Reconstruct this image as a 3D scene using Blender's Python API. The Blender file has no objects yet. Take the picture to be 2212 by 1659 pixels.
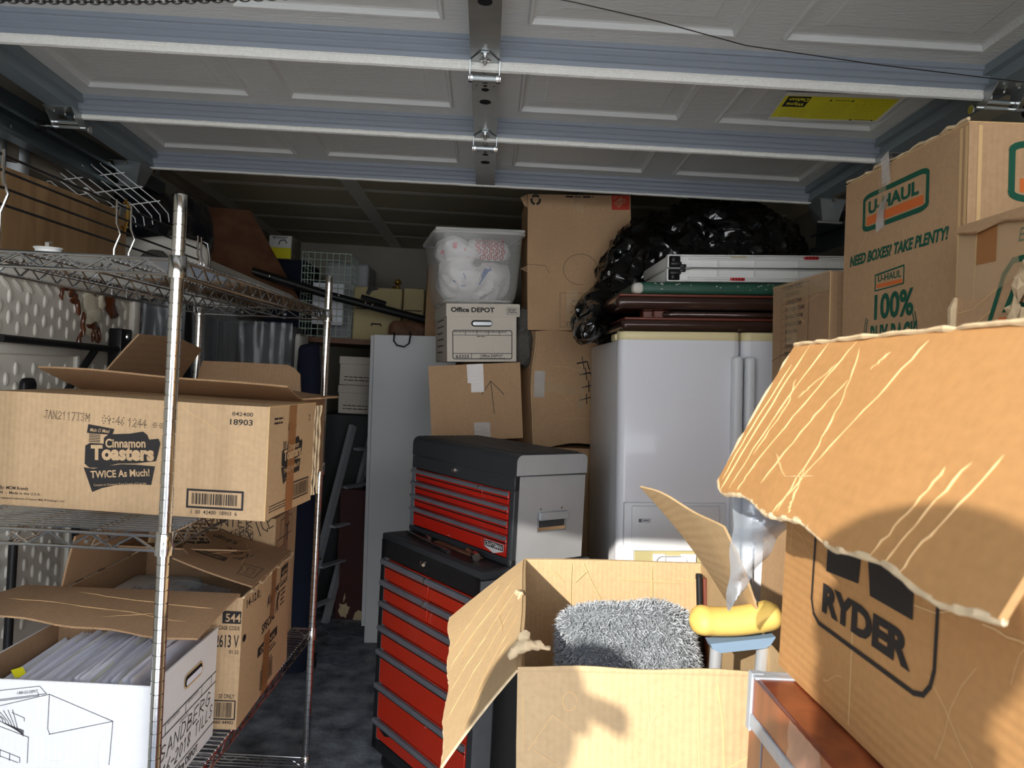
import bpy, bmesh, math, random
from mathutils import Vector, Matrix, noise
random.seed(7)
R = math.radians
SC = bpy.context.scene
COL = SC.collection

# ---------------------------------------------------------------- camera, sky, sun, exposure
cam_data = bpy.data.cameras.new('camera')
cam = bpy.data.objects.new('camera', cam_data)
COL.objects.link(cam)
_y, _p, _r = R(1.9), R(-.64), R(3.03)
_f = Vector((math.sin(_y)*math.cos(_p), math.cos(_y)*math.cos(_p), math.sin(_p)))
_r0 = Vector((math.cos(_y), -math.sin(_y), 0)); _u0 = _r0.cross(_f)
_rt = _r0*math.cos(_r) + _u0*math.sin(_r); _up = _u0*math.cos(_r) - _r0*math.sin(_r)
cam.matrix_world = Matrix(((_rt.x, _up.x, -_f.x, 0), (_rt.y, _up.y, -_f.y, 0), (_rt.z, _up.z, -_f.z, 1.5), (0, 0, 0, 1)))
cam_data.sensor_width = 36
cam_data.lens = 1661/2212*36
cam_data.clip_start = .02
cam_data.dof.use_dof = True
cam_data.dof.focus_distance = 2.1
cam_data.dof.aperture_fstop = 9
SC.camera = cam

SC.view_settings.view_transform = 'Standard'
SC.view_settings.look = 'None'
SC.view_settings.gamma = 1
SC.view_settings.use_curve_mapping = False
SC.view_settings.exposure = 0.12

world = bpy.data.worlds.new('sky'); SC.world = world; world.use_nodes = True
wn, wl = world.node_tree.nodes, world.node_tree.links
wn.clear()
wo = wn.new('ShaderNodeOutputWorld'); wb = wn.new('ShaderNodeBackground')
wt = wn.new('ShaderNodeTexCoord'); ws = wn.new('ShaderNodeSeparateXYZ'); wr = wn.new('ShaderNodeValToRGB')
wl.new(wt.outputs['Generated'], ws.inputs[0]); wl.new(ws.outputs['Z'], wr.inputs[0])
wr.color_ramp.elements[0].position = 0.0; wr.color_ramp.elements[0].color = (.88, .90, .93, 1)
wr.color_ramp.elements[1].position = .8; wr.color_ramp.elements[1].color = (.48, .60, .82, 1)
wl.new(wr.outputs[0], wb.inputs[0]); wl.new(wb.outputs[0], wo.inputs[0])
wb.inputs[1].default_value = 6.6

sun_data = bpy.data.lights.new('sun', 'SUN'); sun = bpy.data.objects.new('sun', sun_data)
COL.objects.link(sun)
SUN_DIR = Vector((.555, 1.0, -.42)).normalized()
sun.rotation_euler = SUN_DIR.to_track_quat('-Z', 'Y').to_euler()
sun.location = (-6, -9, 6)
sun_data.energy = 5.7
sun_data.angle = R(.6)
sun_data.color = (1.0, .945, .86)

# ---------------------------------------------------------------- materials
def srgb(r, g, b):
    f = lambda c: (c/255/12.92) if c/255 <= .04045 else ((c/255+.055)/1.055)**2.4
    return (f(r), f(g), f(b), 1)

def mat(name, col, rough=.6, metal=0, spec=.5, noise_amt=0, noise_scale=8, col2=None, bump=0, bump_scale=60, trans=0, alpha=1,
        coat=0, ior=1.45, stretch=(1, 1, 1), detail=4, sheen=0):
    m = bpy.data.materials.new(name); m.use_nodes = True
    n, l = m.node_tree.nodes, m.node_tree.links
    b = n['Principled BSDF']
    c = srgb(*col)
    b.inputs['Base Color'].default_value = c
    b.inputs['Roughness'].default_value = rough; b.inputs['Metallic'].default_value = metal
    b.inputs['Specular IOR Level'].default_value = spec
    b.inputs['IOR'].default_value = ior
    b.inputs['Transmission Weight'].default_value = trans
    b.inputs['Alpha'].default_value = alpha
    b.inputs['Coat Weight'].default_value = coat
    if sheen: b.inputs['Sheen Weight'].default_value = sheen
    if noise_amt or bump:
        tc = n.new('ShaderNodeTexCoord'); mp = n.new('ShaderNodeMapping')
        mp.inputs['Scale'].default_value = stretch
        l.new(tc.outputs['Object'], mp.inputs['Vector'])
    if noise_amt:
        t = n.new('ShaderNodeTexNoise'); t.inputs['Scale'].default_value = noise_scale; t.inputs['Detail'].default_value = detail
        l.new(mp.outputs[0], t.inputs['Vector'])
        rp = n.new('ShaderNodeMapRange'); rp.inputs[1].default_value = .3; rp.inputs[2].default_value = .7
        rp.inputs[3].default_value = 0; rp.inputs[4].default_value = noise_amt
        l.new(t.outputs[0], rp.inputs[0])
        mx = n.new('ShaderNodeMix'); mx.data_type = 'RGBA'
        mx.inputs[6].default_value = c; mx.inputs[7].default_value = srgb(*(col2 or tuple(int(v*.7) for v in col)))
        l.new(rp.outputs[0], mx.inputs[0]); l.new(mx.outputs[2], b.inputs['Base Color'])
    if bump:
        t2 = n.new('ShaderNodeTexNoise'); t2.inputs['Scale'].default_value = bump_scale; t2.inputs['Detail'].default_value = 3
        l.new(mp.outputs[0], t2.inputs['Vector'])
        bp = n.new('ShaderNodeBump'); bp.inputs['Strength'].default_value = bump; bp.inputs['Distance'].default_value = .01
        l.new(t2.outputs[0], bp.inputs['Height']); l.new(bp.outputs[0], b.inputs['Normal'])
    return m

def card_mat(name, col, flute='X', amt=.35, rough=.8, flute_strength=.25):
    """corrugated board: mottled kraft paper with faint flute lines"""
    m = bpy.data.materials.new(name); m.use_nodes = True
    n, l = m.node_tree.nodes, m.node_tree.links; b = n['Principled BSDF']
    b.inputs['Roughness'].default_value = rough; b.inputs['Specular IOR Level'].default_value = .25
    tc = n.new('ShaderNodeTexCoord')
    t = n.new('ShaderNodeTexNoise'); t.inputs['Scale'].default_value = 5; t.inputs['Detail'].default_value = 6
    l.new(tc.outputs['Object'], t.inputs['Vector'])
    t3 = n.new('ShaderNodeTexNoise'); t3.inputs['Scale'].default_value = 90; t3.inputs['Detail'].default_value = 3
    l.new(tc.outputs['Object'], t3.inputs['Vector'])
    ad = n.new('ShaderNodeMath'); ad.operation = 'ADD'; l.new(t.outputs[0], ad.inputs[0]); l.new(t3.outputs[0], ad.inputs[1])
    rp = n.new('ShaderNodeMapRange'); rp.inputs[1].default_value = .7; rp.inputs[2].default_value = 1.35
    rp.inputs[3].default_value = 0; rp.inputs[4].default_value = amt
    l.new(ad.outputs[0], rp.inputs[0])
    mx = n.new('ShaderNodeMix'); mx.data_type = 'RGBA'
    mx.inputs[6].default_value = srgb(*col); mx.inputs[7].default_value = srgb(*[int(v*.76) for v in col])
    l.new(rp.outputs[0], mx.inputs[0]); l.new(mx.outputs[2], b.inputs['Base Color'])
    mp = n.new('ShaderNodeMapping')
    w = n.new('ShaderNodeTexWave'); w.wave_type = 'BANDS'; w.bands_direction = flute
    w.inputs['Scale'].default_value = 26; w.inputs['Distortion'].default_value = .6; w.inputs['Detail'].default_value = 1
    l.new(tc.outputs['Object'], mp.inputs[0]); l.new(mp.outputs[0], w.inputs['Vector'])
    a2 = n.new('ShaderNodeMath'); a2.operation = 'MULTIPLY_ADD'; a2.inputs[1].default_value = .4
    l.new(t3.outputs[0], a2.inputs[0]); l.new(w.outputs['Fac'], a2.inputs[2])
    bp = n.new('ShaderNodeBump'); bp.inputs['Strength'].default_value = flute_strength; bp.inputs['Distance'].default_value = .0015
    l.new(a2.outputs[0], bp.inputs['Height']); l.new(bp.outputs[0], b.inputs['Normal'])
    return m

def wood_mat(name, c1, c2, axis='Z', rough=.5, scale=3, coat=0):
    m = bpy.data.materials.new(name); m.use_nodes = True
    n, l = m.node_tree.nodes, m.node_tree.links; b = n['Principled BSDF']
    b.inputs['Roughness'].default_value = rough; b.inputs['Coat Weight'].default_value = coat
    tc = n.new('ShaderNodeTexCoord'); mp = n.new('ShaderNodeMapping')
    s = {'X': (.12, 1, 1), 'Y': (1, .12, 1), 'Z': (1, 1, .12)}[axis]
    mp.inputs['Scale'].default_value = s; l.new(tc.outputs['Object'], mp.inputs[0])
    t = n.new('ShaderNodeTexNoise'); t.inputs['Scale'].default_value = scale*10; t.inputs['Detail'].default_value = 8; t.inputs['Distortion'].default_value = .8
    l.new(mp.outputs[0], t.inputs['Vector'])
    cr = n.new('ShaderNodeValToRGB'); cr.color_ramp.elements[0].position = .35; cr.color_ramp.elements[1].position = .68
    cr.color_ramp.elements[0].color = srgb(*c1); cr.color_ramp.elements[1].color = srgb(*c2)
    l.new(t.outputs[0], cr.inputs[0]); l.new(cr.outputs[0], b.inputs['Base Color'])
    return m

M = {}
M['kraft'] = card_mat('kraft', (192, 156, 118))
M['kraft_y'] = card_mat('kraft_yellow', (202, 172, 130))
M['kraft_o'] = card_mat('kraft_orange', (188, 140, 88), flute='Z', flute_strength=.3)
M['kraft_side'] = card_mat('kraft_shelf', (203, 170, 130))
M['kraft_d'] = card_mat('kraft_dark', (174, 140, 106))
M['crease'] = mat('crease_paper', (216, 180, 128), .85)
M['torn'] = mat('torn_paper', (222, 196, 156), .9, noise_amt=.5, noise_scale=60)
M['tape'] = mat('clear_tape', (226, 200, 158), .2, alpha=.30, coat=.5, bump=.4, bump_scale=25)
M['tape_white'] = mat('clear_tape_crinkled', (225, 220, 212), .2, alpha=.6, coat=1, bump=1.0, bump_scale=45, stretch=(.5, .5, 2))
M['tape_brown'] = mat('brown_tape', (176, 120, 70), .3, alpha=.75, coat=.4)
M['ink'] = mat('black_ink', (38, 34, 32), .7)
M['ink_soft'] = mat('faded_ink', (78, 66, 54), .8)
M['ink_pen'] = mat('marker_pen', (58, 48, 40), .8)
M['white_board'] = card_mat('white_board', (236, 234, 232), amt=.1, flute_strength=.15)
M['white_board2'] = card_mat('white_board_aged', (222, 212, 196), amt=.15, flute_strength=.12)
M['paper'] = mat('paper', (238, 238, 246), .8)
M['paper_y'] = mat('paper_yellowed', (240, 238, 224), .8)
M['green_ink'] = mat('green_ink', (18, 84, 62), .75)
M['orange_ink'] = mat('orange_ink', (214, 110, 50), .75)
M['red_ink'] = mat('red_ink', (196, 62, 40), .7)
M['chrome'] = mat('chrome', (214, 214, 212), .12, 1, bump=.03, bump_scale=30)
M['chrome_dark'] = mat('chrome_groove', (60, 58, 58), .4, .8)
M['wire'] = mat('chrome_wire', (190, 190, 190), .16, 1)
M['black_wire'] = mat('dark_wire', (66, 64, 62), .3, .9)
M['galv'] = mat('galvanised_steel', (176, 180, 180), .34, .9, noise_amt=.35, noise_scale=14, col2=(132, 138, 140))
M['bolt'] = mat('zinc_bolt', (222, 222, 220), .2, 1)
M['track'] = mat('track_steel', (104, 116, 120), .42, .75, noise_amt=.5, noise_scale=6, col2=(70, 80, 84))
M['black'] = mat('black_rubber', (16, 16, 16), .6)
M['hole'] = mat('hole_black', (4, 4, 4), .95)
M['door'] = mat('door_steel_lightened', (204, 204, 199), .42, 0, bump=.22, bump_scale=80, stretch=(.35, 1.6, 1))  # same paint as the rails, lightened to offset the weak light on panels
M['door_rail_darkened'] = mat('door_rail_darkened', (130, 136, 145), .45, 0, bump=.12, bump_scale=70, stretch=(.25, 2, 1))  # same paint as the panels, darkened to offset direct sky on the rails
M['door_lip'] = mat('door_lip', (236, 234, 226), .55, bump=.3, bump_scale=160, noise_amt=.3, noise_scale=120, col2=(196, 190, 180))
M['label_y'] = mat('yellow_label', (240, 230, 40), .45)
M['label_d'] = mat('yellow_label_text', (190, 180, 26), .5)
M['label_w'] = mat('label_backing', (232, 230, 216), .6)
M['drywall'] = mat('drywall', (206, 196, 168), .9, noise_amt=.3, noise_scale=2, col2=(184, 176, 152))
M['seam'] = mat('drywall_mud', (240, 236, 222), .9)
M['wall'] = mat('wall_paint', (190, 186, 172), .9, noise_amt=.3, noise_scale=2)
M['outside'] = mat('stucco', (206, 196, 178), .9)
M['red'] = mat('red_enamel', (198, 34, 20), .33, coat=.3, noise_amt=.25, noise_scale=9, col2=(170, 30, 18))
M['red_o'] = mat('red_enamel_sunfaded', (206, 48, 22), .33, coat=.3, noise_amt=.25, noise_scale=9, col2=(182, 40, 20))
M['charcoal'] = mat('charcoal_enamel', (54, 57, 60), .48)
M['charcoal_d'] = mat('dark_enamel', (32, 33, 35), .48)
M['grey_en'] = mat('grey_enamel', (170, 172, 174), .4, noise_amt=.25, noise_scale=3)
M['trim'] = mat('grey_trim', (124, 128, 134), .4, .15, noise_amt=.3, noise_scale=20)
M['fridge'] = mat('fridge_enamel', (236, 236, 240), .3, coat=.25)
M['fridge_side'] = mat('fridge_side', (214, 214, 214), .35, bump=.15, bump_scale=120)
M['cream'] = mat('cream_plastic', (230, 216, 166), .4)
M['fridge_pl'] = mat('fridge_plastic', (226, 228, 230), .35)
M['disp'] = mat('dispenser_plastic', (176, 166, 120), .5)
M['panelw'] = mat('white_panel', (222, 222, 220), .5, noise_amt=.25, noise_scale=2, col2=(196, 196, 196))
M['bag'] = mat('black_plastic_bag', (8, 8, 9), .22, coat=.6)
def bag_mat():
    m = mat('black_plastic_bag', (9, 9, 10), .20, coat=.5)
    n, l = m.node_tree.nodes, m.node_tree.links; b = n['Principled BSDF']
    tc = n.new('ShaderNodeTexCoord'); nz = n.new('ShaderNodeTexNoise'); nz.inputs['Scale'].default_value = 6; nz.inputs['Detail'].default_value = 2
    mx = n.new('ShaderNodeVectorMath'); mx.operation = 'MULTIPLY_ADD'; mx.inputs[1].default_value = (.16, .16, .16)
    l.new(tc.outputs['Object'], nz.inputs['Vector']); l.new(nz.outputs['Color'], mx.inputs[0]); l.new(tc.outputs['Object'], mx.inputs[2])
    v = n.new('ShaderNodeTexVoronoi'); v.feature = 'DISTANCE_TO_EDGE'; v.inputs['Scale'].default_value = 6.5; l.new(mx.outputs[0], v.inputs['Vector'])
    v2 = n.new('ShaderNodeTexVoronoi'); v2.inputs['Scale'].default_value = 15; l.new(mx.outputs[0], v2.inputs['Vector'])
    a = n.new('ShaderNodeMath'); a.operation = 'MULTIPLY_ADD'; a.inputs[1].default_value = .35; l.new(v2.outputs['Distance'], a.inputs[0]); l.new(v.outputs['Distance'], a.inputs[2])
    bp = n.new('ShaderNodeBump'); bp.inputs['Strength'].default_value = .9; bp.inputs['Distance'].default_value = .05; l.new(a.outputs[0], bp.inputs['Height'])
    l.new(bp.outputs[0], b.inputs['Normal']); l.new(bp.outputs[0], b.inputs['Coat Normal'])
    return m
M['bag'] = bag_mat()
M['brown_m'] = mat('brown_metal', (66, 46, 40), .2, .3, coat=.8)
M['brown_r'] = mat('brown_vinyl', (110, 56, 42), .4)
M['green_m'] = mat('green_paint', (36, 84, 66), .5, noise_amt=.6, noise_scale=12, col2=(22, 58, 46))
M['white_pl'] = mat('white_plastic', (226, 226, 222), .42)
M['red_pl'] = mat('red_plastic', (190, 36, 36), .4)
M['black_pl'] = mat('black_plastic', (26, 26, 27), .4)
M['clear_bin'] = mat('clear_plastic', (228, 228, 222), .22, alpha=.30, coat=.3)
M['bin_rim'] = mat('clear_plastic_rim', (222, 222, 216), .3, alpha=.7)
M['bag_white'] = mat('white_bag', (236, 232, 230), .4, bump=.5, bump_scale=20)
M['bag_pink'] = mat('pink_bag', (222, 96, 110), .4)
M['bag_blue'] = mat('blue_print', (88, 120, 176), .5)
M['bag_grey'] = mat('grey_bag', (120, 116, 116), .5)
M['conc'] = mat('concrete', (178, 184, 192), .8, noise_amt=.9, noise_scale=9, col2=(58, 63, 72), bump=.4, bump_scale=40, detail=8)
M['drive'] = mat('driveway', (206, 202, 192), .9, noise_amt=.3, noise_scale=4)
M['shag'] = mat('shag', (130, 136, 140), .8, noise_amt=.5, noise_scale=55, col2=(60, 64, 68))
M['yellow_foam'] = mat('yellow_foam', (238, 202, 112), .55, noise_amt=.35, noise_scale=14, col2=(226, 180, 80), bump=.15, bump_scale=30)
M['crutch'] = mat('crutch_plastic', (128, 152, 176), .4)
M['alu'] = mat('aluminium', (206, 210, 214), .3, .5)
M['redwood'] = wood_mat('laminate', (112, 50, 26), (150, 76, 42), 'Z', .35, 2, coat=.3)
M['oakboard'] = wood_mat('oak_board', (136, 104, 68), (172, 138, 98), 'Z', .5, 1.2)
M['ply'] = wood_mat('brown_board', (104, 70, 50), (132, 94, 70), 'Y', .6, 1)
M['greywood'] = wood_mat('weathered_wood', (120, 112, 100), (156, 146, 130), 'Y', .8, 2)
M['ducttape'] = mat('grey_duct_tape', (168, 176, 184), .4, .05, bump=.3, bump_scale=50)
M['navy'] = mat('navy_plastic', (26, 29, 38), .25, coat=.5)
M['greyfuzz'] = mat('grey_fabric', (96, 92, 86), .95, bump=1, bump_scale=120)
M['offwhite'] = mat('off_white', (206, 202, 190), .7, noise_amt=.2, noise_scale=4)
M['film'] = mat('plastic_film', (150, 156, 160), .2, alpha=.32, coat=.5)
M['matt'] = mat('mattress_fabric', (92, 92, 92), .8, noise_amt=.5, noise_scale=9)
M['dim'] = mat('moulded_plastic', (222, 216, 202), .5)
M['rust'] = mat('brown_stain', (108, 56, 28), .25, noise_amt=.7, noise_scale=40, col2=(60, 28, 14), coat=.6)
M['glue'] = mat('dried_glue', (232, 222, 196), .25, coat=.6)
M['green_wire'] = mat('pale_green_wire', (176, 196, 180), .5)
M['whitewire'] = mat('white_wire', (222, 222, 220), .4)
M['cream_box'] = mat('cream_case', (206, 190, 140), .6, noise_amt=.3, noise_scale=4)
M['brass'] = mat('brass', (226, 182, 92), .2, 1)
M['darkred'] = mat('dark_red_paint', (74, 26, 24), .6, noise_amt=.8, noise_scale=6, col2=(52, 18, 18))
M['blue_f'] = mat('dark_blue_fabric', (22, 28, 48), .9)
M['glass'] = mat('glass', (230, 240, 240), .05, alpha=.35, coat=.5)
M['peg'] = mat('turned_wood', (182, 134, 84), .5)
M['skin'] = mat('skin', (196, 146, 118), .6)
M['cloth1'] = mat('blue_shirt', (64, 84, 120), .9)
M['cloth2'] = mat('denim', (50, 60, 84), .9)
M['cloth3'] = mat('grey_shirt', (130, 130, 130), .9)
M['hair'] = mat('hair', (48, 36, 28), .7)
M['silver'] = mat('silver_film', (150, 158, 166), .2, .2, alpha=.62, coat=.8, bump=.5, bump_scale=22)

# ---------------------------------------------------------------- mesh helpers
class MB:
    def __init__(s): s.v = []; s.f = []
    def add(s, vs, fs):
        o = len(s.v); s.v += [Vector(v) for v in vs]; s.f += [tuple(i+o for i in f) for f in fs]; return s
    def box(s, x0, x1, y0, y1, z0, z1, mtx=None):
        vs = [Vector((x, y, z)) for z in (z0, z1) for y in (y0, y1) for x in (x0, x1)]
        if mtx: vs = [mtx @ v for v in vs]
        return s.add(vs, [(0, 2, 3, 1), (4, 5, 7, 6), (0, 1, 5, 4), (2, 6, 7, 3), (0, 4, 6, 2), (1, 3, 7, 5)])
    def rbox(s, x0, x1, y0, y1, z0, z1, r=.01, seg=2, mtx=None, edges=None):
        bm = bmesh.new(); bmesh.ops.create_cube(bm, size=1)
        for v in bm.verts:
            v.co = Vector(((x0+x1)/2+v.co.x*(x1-x0), (y0+y1)/2+v.co.y*(y1-y0), (z0+z1)/2+v.co.z*(z1-z0)))
        ed = bm.edges[:]
        if edges: ed = [e for e in ed if edges((e.verts[1].co-e.verts[0].co).normalized(), (e.verts[0].co+e.verts[1].co)/2)]
        bmesh.ops.bevel(bm, geom=ed, offset=r, segments=seg, profile=.5, affect='EDGES')
        bm.verts.index_update()
        vs = [v.co.copy() for v in bm.verts]; fs = [[v.index for v in f.verts] for f in bm.faces]; bm.free()
        if mtx: vs = [mtx @ v for v in vs]
        return s.add(vs, fs)
    def tube(s, pts, r, n=8, closed=False, cap=True):
        pts = [Vector(p) for p in pts]; N = len(pts); rings = []; prev = None
        rr = r if isinstance(r, (list, tuple)) else [r]*N
        for i, p in enumerate(pts):
            a = pts[(i-1) % N] if (closed or i > 0) else p; b = pts[(i+1) % N] if (closed or i < N-1) else p
            t = (b-a).normalized() if (b-a).length > 1e-9 else Vector((0, 0, 1))
            if prev is None:
                q = Vector((0, 0, 1)) if abs(t.z) < .9 else Vector((1, 0, 0)); nx = t.cross(q).normalized()
            else:
                nx = (prev - t*prev.dot(t)); nx = nx.normalized() if nx.length > 1e-6 else t.orthogonal().normalized()
            prev = nx; ny = t.cross(nx)
            rings.append([p + (nx*math.cos(2*math.pi*k/n) + ny*math.sin(2*math.pi*k/n))*rr[i] for k in range(n)])
        vs = [v for g in rings for v in g]; fs = []
        for i in range(N if closed else N-1):
            j = (i+1) % N
            for k in range(n):
                fs.append((i*n+k, i*n+(k+1) % n, j*n+(k+1) % n, j*n+k))
        if cap and not closed: fs += [tuple(range(n))[::-1], tuple((N-1)*n+k for k in range(n))]
        return s.add(vs, fs)
    def cyl(s, a, b, r, n=12): return s.tube([a, b], r, n)
    def lathe(s, prof, n=24, mtx=None):
        vs = []; fs = []
        for (r, z) in prof: vs += [Vector((r*math.cos(2*math.pi*k/n), r*math.sin(2*math.pi*k/n), z)) for k in range(n)]
        for i in range(len(prof)-1):
            for k in range(n): fs.append((i*n+k, i*n+(k+1) % n, (i+1)*n+(k+1) % n, (i+1)*n+k))
        fs += [tuple(range(n))[::-1], tuple((len(prof)-1)*n+k for k in range(n))]
        if mtx: vs = [mtx @ v for v in vs]
        return s.add(vs, fs)
    def grid(s, fn, nu, nv, flip=False):
        vs = [fn(i/nu, j/nv) for j in range(nv+1) for i in range(nu+1)]; fs = []
        for j in range(nv):
            for i in range(nu):
                q = (j*(nu+1)+i, j*(nu+1)+i+1, (j+1)*(nu+1)+i+1, (j+1)*(nu+1)+i)
                fs.append(q[::-1] if flip else q)
        return s.add(vs, fs)
    def prism(s, poly, h, mtx=None, base=0):
        n = len(poly); vs = [Vector((x, y, base)) for x, y in poly] + [Vector((x, y, base+h)) for x, y in poly]
        if mtx: vs = [mtx @ v for v in vs]
        fs = [tuple(range(n))[::-1], tuple(range(n, 2*n))] + [(i, (i+1) % n, n+(i+1) % n, n+i) for i in range(n)]
        return s.add(vs, fs)
    def flat(s, poly, mtx=None):
        vs = [Vector((x, y, 0)) for x, y in poly]
        if mtx: vs = [mtx @ v for v in vs]
        return s.add(vs, [tuple(range(len(poly)))])
    def sphere(s, c, rx, ry, rz, n=16, m=10, mtx=None):
        prof = [(max(1e-4, math.sin(math.pi*i/m)), -math.cos(math.pi*i/m)) for i in range(m+1)]
        vs = []; fs = []
        for (r, z) in prof: vs += [Vector((c[0]+rx*r*math.cos(2*math.pi*k/n), c[1]+ry*r*math.sin(2*math.pi*k/n), c[2]+rz*z)) for k in range(n)]
        for i in range(m):
            for k in range(n): fs.append((i*n+k, i*n+(k+1) % n, (i+1)*n+(k+1) % n, (i+1)*n+k))
        if mtx: vs = [mtx @ v for v in vs]
        return s.add(vs, fs)
    def warp(s, fn):
        s.v = [fn(v) for v in s.v]; return s
    def obj(s, name, m, parent=None, smooth=False, **props):
        me = bpy.data.meshes.new(name); me.from_pydata([tuple(v) for v in s.v], [], s.f); me.update()
        o = bpy.data.objects.new(name, me); COL.objects.link(o)
        me.materials.append(M[m] if isinstance(m, str) else m)
        if smooth:
            me.polygons.foreach_set('use_smooth', [True]*len(me.polygons))
            if smooth != 'all': me.set_sharp_from_angle(angle=R(40))
        if parent: o.parent = parent
        for k, v in props.items(): o[k] = v
        return o

def tag(o, label=None, cat=None, group=None, kind=None):
    if label: o['label'] = label
    if cat: o['category'] = cat
    if group: o['group'] = group
    if kind: o['kind'] = kind
    return o
def thing(name, label, cat, loc=(0, 0, 0), rz=0, group=None, rot=None):
    o = bpy.data.objects.new(name, None); COL.objects.link(o); o.empty_display_size = .05
    o.location = loc; o.rotation_euler = rot if rot else (0, 0, R(rz))
    return tag(o, label, cat, group)
def copy_tree(o, parent=None):
    c = o.copy(); COL.objects.link(c); c.parent = parent
    for ch in list(o.children): copy_tree(ch, c)
    return c
def frame(o, u, v):
    """matrix whose local x,y axes run along u,v at origin o"""
    u = Vector(u).normalized(); v = Vector(v); n = u.cross(v).normalized(); v = n.cross(u)
    return Matrix(((u.x, v.x, n.x, o[0]), (u.y, v.y, n.y, o[1]), (u.z, v.z, n.z, o[2]), (0, 0, 0, 1)))
def wv(p, freq, amp, seed):
    q = Vector(p)*freq + Vector((seed*7.3, seed*3.1, seed*5.7))
    return Vector(p) + noise.noise_vector(q)*amp

# ---------------------------------------------------------------- writing
_text_cache = {}
def text_geo(s, bold=0, shear=0, space=1):
    k = (s, bold, shear, space)
    if k not in _text_cache:
        cu = bpy.data.curves.new('t', 'FONT'); cu.body = s; cu.size = 1; cu.offset = bold; cu.shear = shear
        cu.space_character = space; cu.resolution_u = 3; cu.fill_mode = 'FRONT'
        o = bpy.data.objects.new('t', cu); COL.objects.link(o)
        bpy.context.view_layer.update()
        me = o.evaluated_get(bpy.context.evaluated_depsgraph_get()).to_mesh()
        vs = [v.co.copy() for v in me.vertices]; fs = [tuple(p.vertices) for p in me.polygons]
        o.to_mesh_clear(); bpy.data.objects.remove(o); bpy.data.curves.remove(cu)
        if vs:
            x0 = min(v.x for v in vs); x1 = max(v.x for v in vs)
            y0 = min(v.y for v in vs); y1 = max(v.y for v in vs)
        else: x0 = x1 = y0 = y1 = 0
        _text_cache[k] = (vs, fs, x0, x1, y0, y1)
    return _text_cache[k]

STROKES = {
 'A': [[(0, 0), (.5, 1), (1, 0)], [(.2, .4), (.8, .4)]], 'B': [[(0, 0), (0, 1), (.7, .9), (.7, .6), (0, .5), (.8, .4), (.8, .1), (0, 0)]],
 'C': [[(.9, .85), (.5, 1), (.1, .7), (.1, .3), (.5, 0), (.9, .15)]], 'D': [[(0, 0), (0, 1), (.6, .9), (.9, .5), (.6, .1), (0, 0)]],
 'E': [[(.8, 1), (0, 1), (0, 0), (.8, 0)], [(0, .5), (.6, .5)]], 'F': [[(.8, 1), (0, 1), (0, 0)], [(0, .5), (.6, .5)]],
 'G': [[(.9, .85), (.5, 1), (.1, .7), (.1, .3), (.5, 0), (.9, .2), (.9, .45), (.5, .45)]], 'H': [[(0, 0), (0, 1)], [(.9, 0), (.9, 1)], [(0, .5), (.9, .5)]],
 'I': [[(.5, 0), (.5, 1)]], 'J': [[(.8, 1), (.8, .2), (.5, 0), (.1, .2)], [(.5, 1), (1, 1)]], 'K': [[(0, 0), (0, 1)], [(.8, 1), (0, .45), (.9, 0)]],
 'L': [[(0, 1), (0, 0), (.8, 0)]], 'M': [[(0, 0), (0, 1), (.5, .4), (1, 1), (1, 0)]], 'N': [[(0, 0), (0, 1), (.9, 0), (.9, 1)]],
 'O': [[(.5, 1), (.1, .7), (.1, .3), (.5, 0), (.9, .3), (.9, .7), (.5, 1)]], 'P': [[(0, 0), (0, 1), (.8, .9), (.8, .6), (0, .5)]],
 'R': [[(0, 0), (0, 1), (.8, .9), (.8, .6), (0, .5), (.9, 0)]], 'S': [[(.9, .85), (.5, 1), (.1, .8), (.3, .55), (.8, .4), (.8, .1), (.4, 0), (0, .15)]],
 'T': [[(0, 1), (1, 1)], [(.5, 1), (.5, 0)]], 'U': [[(0, 1), (0, .2), (.4, 0), (.9, .2), (.9, 1)]], 'V': [[(0, 1), (.5, 0), (1, 1)]],
 'Y': [[(0, 1), (.5, .5), (1, 1)], [(.5, .5), (.5, 0)]], '0': [[(.5, 1), (.1, .7), (.1, .3), (.5, 0), (.9, .3), (.9, .7), (.5, 1)]],
 '1': [[(.2, .8), (.5, 1), (.5, 0)]], '2': [[(.1, .8), (.5, 1), (.9, .8), (.8, .5), (0, 0), (.9, 0)]],
 '3': [[(.1, .9), (.6, 1), (.8, .75), (.4, .52), (.85, .3), (.6, 0), (.1, .1)]], '4': [[(.7, 0), (.7, 1), (0, .35), (1, .35)]],
 '6': [[(.8, 1), (.2, .6), (.1, .2), (.5, 0), (.85, .25), (.5, .5), (.12, .3)]], '7': [[(0, 1), (.9, 1), (.3, 0)]],
 '8': [[(.5, .5), (.1, .75), (.5, 1), (.9, .75), (.5, .5), (.1, .25), (.5, 0), (.9, .25), (.5, .5)]],
 '9': [[(.9, .6), (.5, .45), (.1, .7), (.5, 1), (.9, .7), (.7, 0)]], '-': [[(.1, .5), (.9, .5)]], ':': [[(.5, .25), (.5, .3)], [(.5, .7), (.5, .75)]],
 '*': [[(.1, .5), (.9, .5)], [(.3, .2), (.7, .8)], [(.7, .2), (.3, .8)]], ' ': []}

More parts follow.
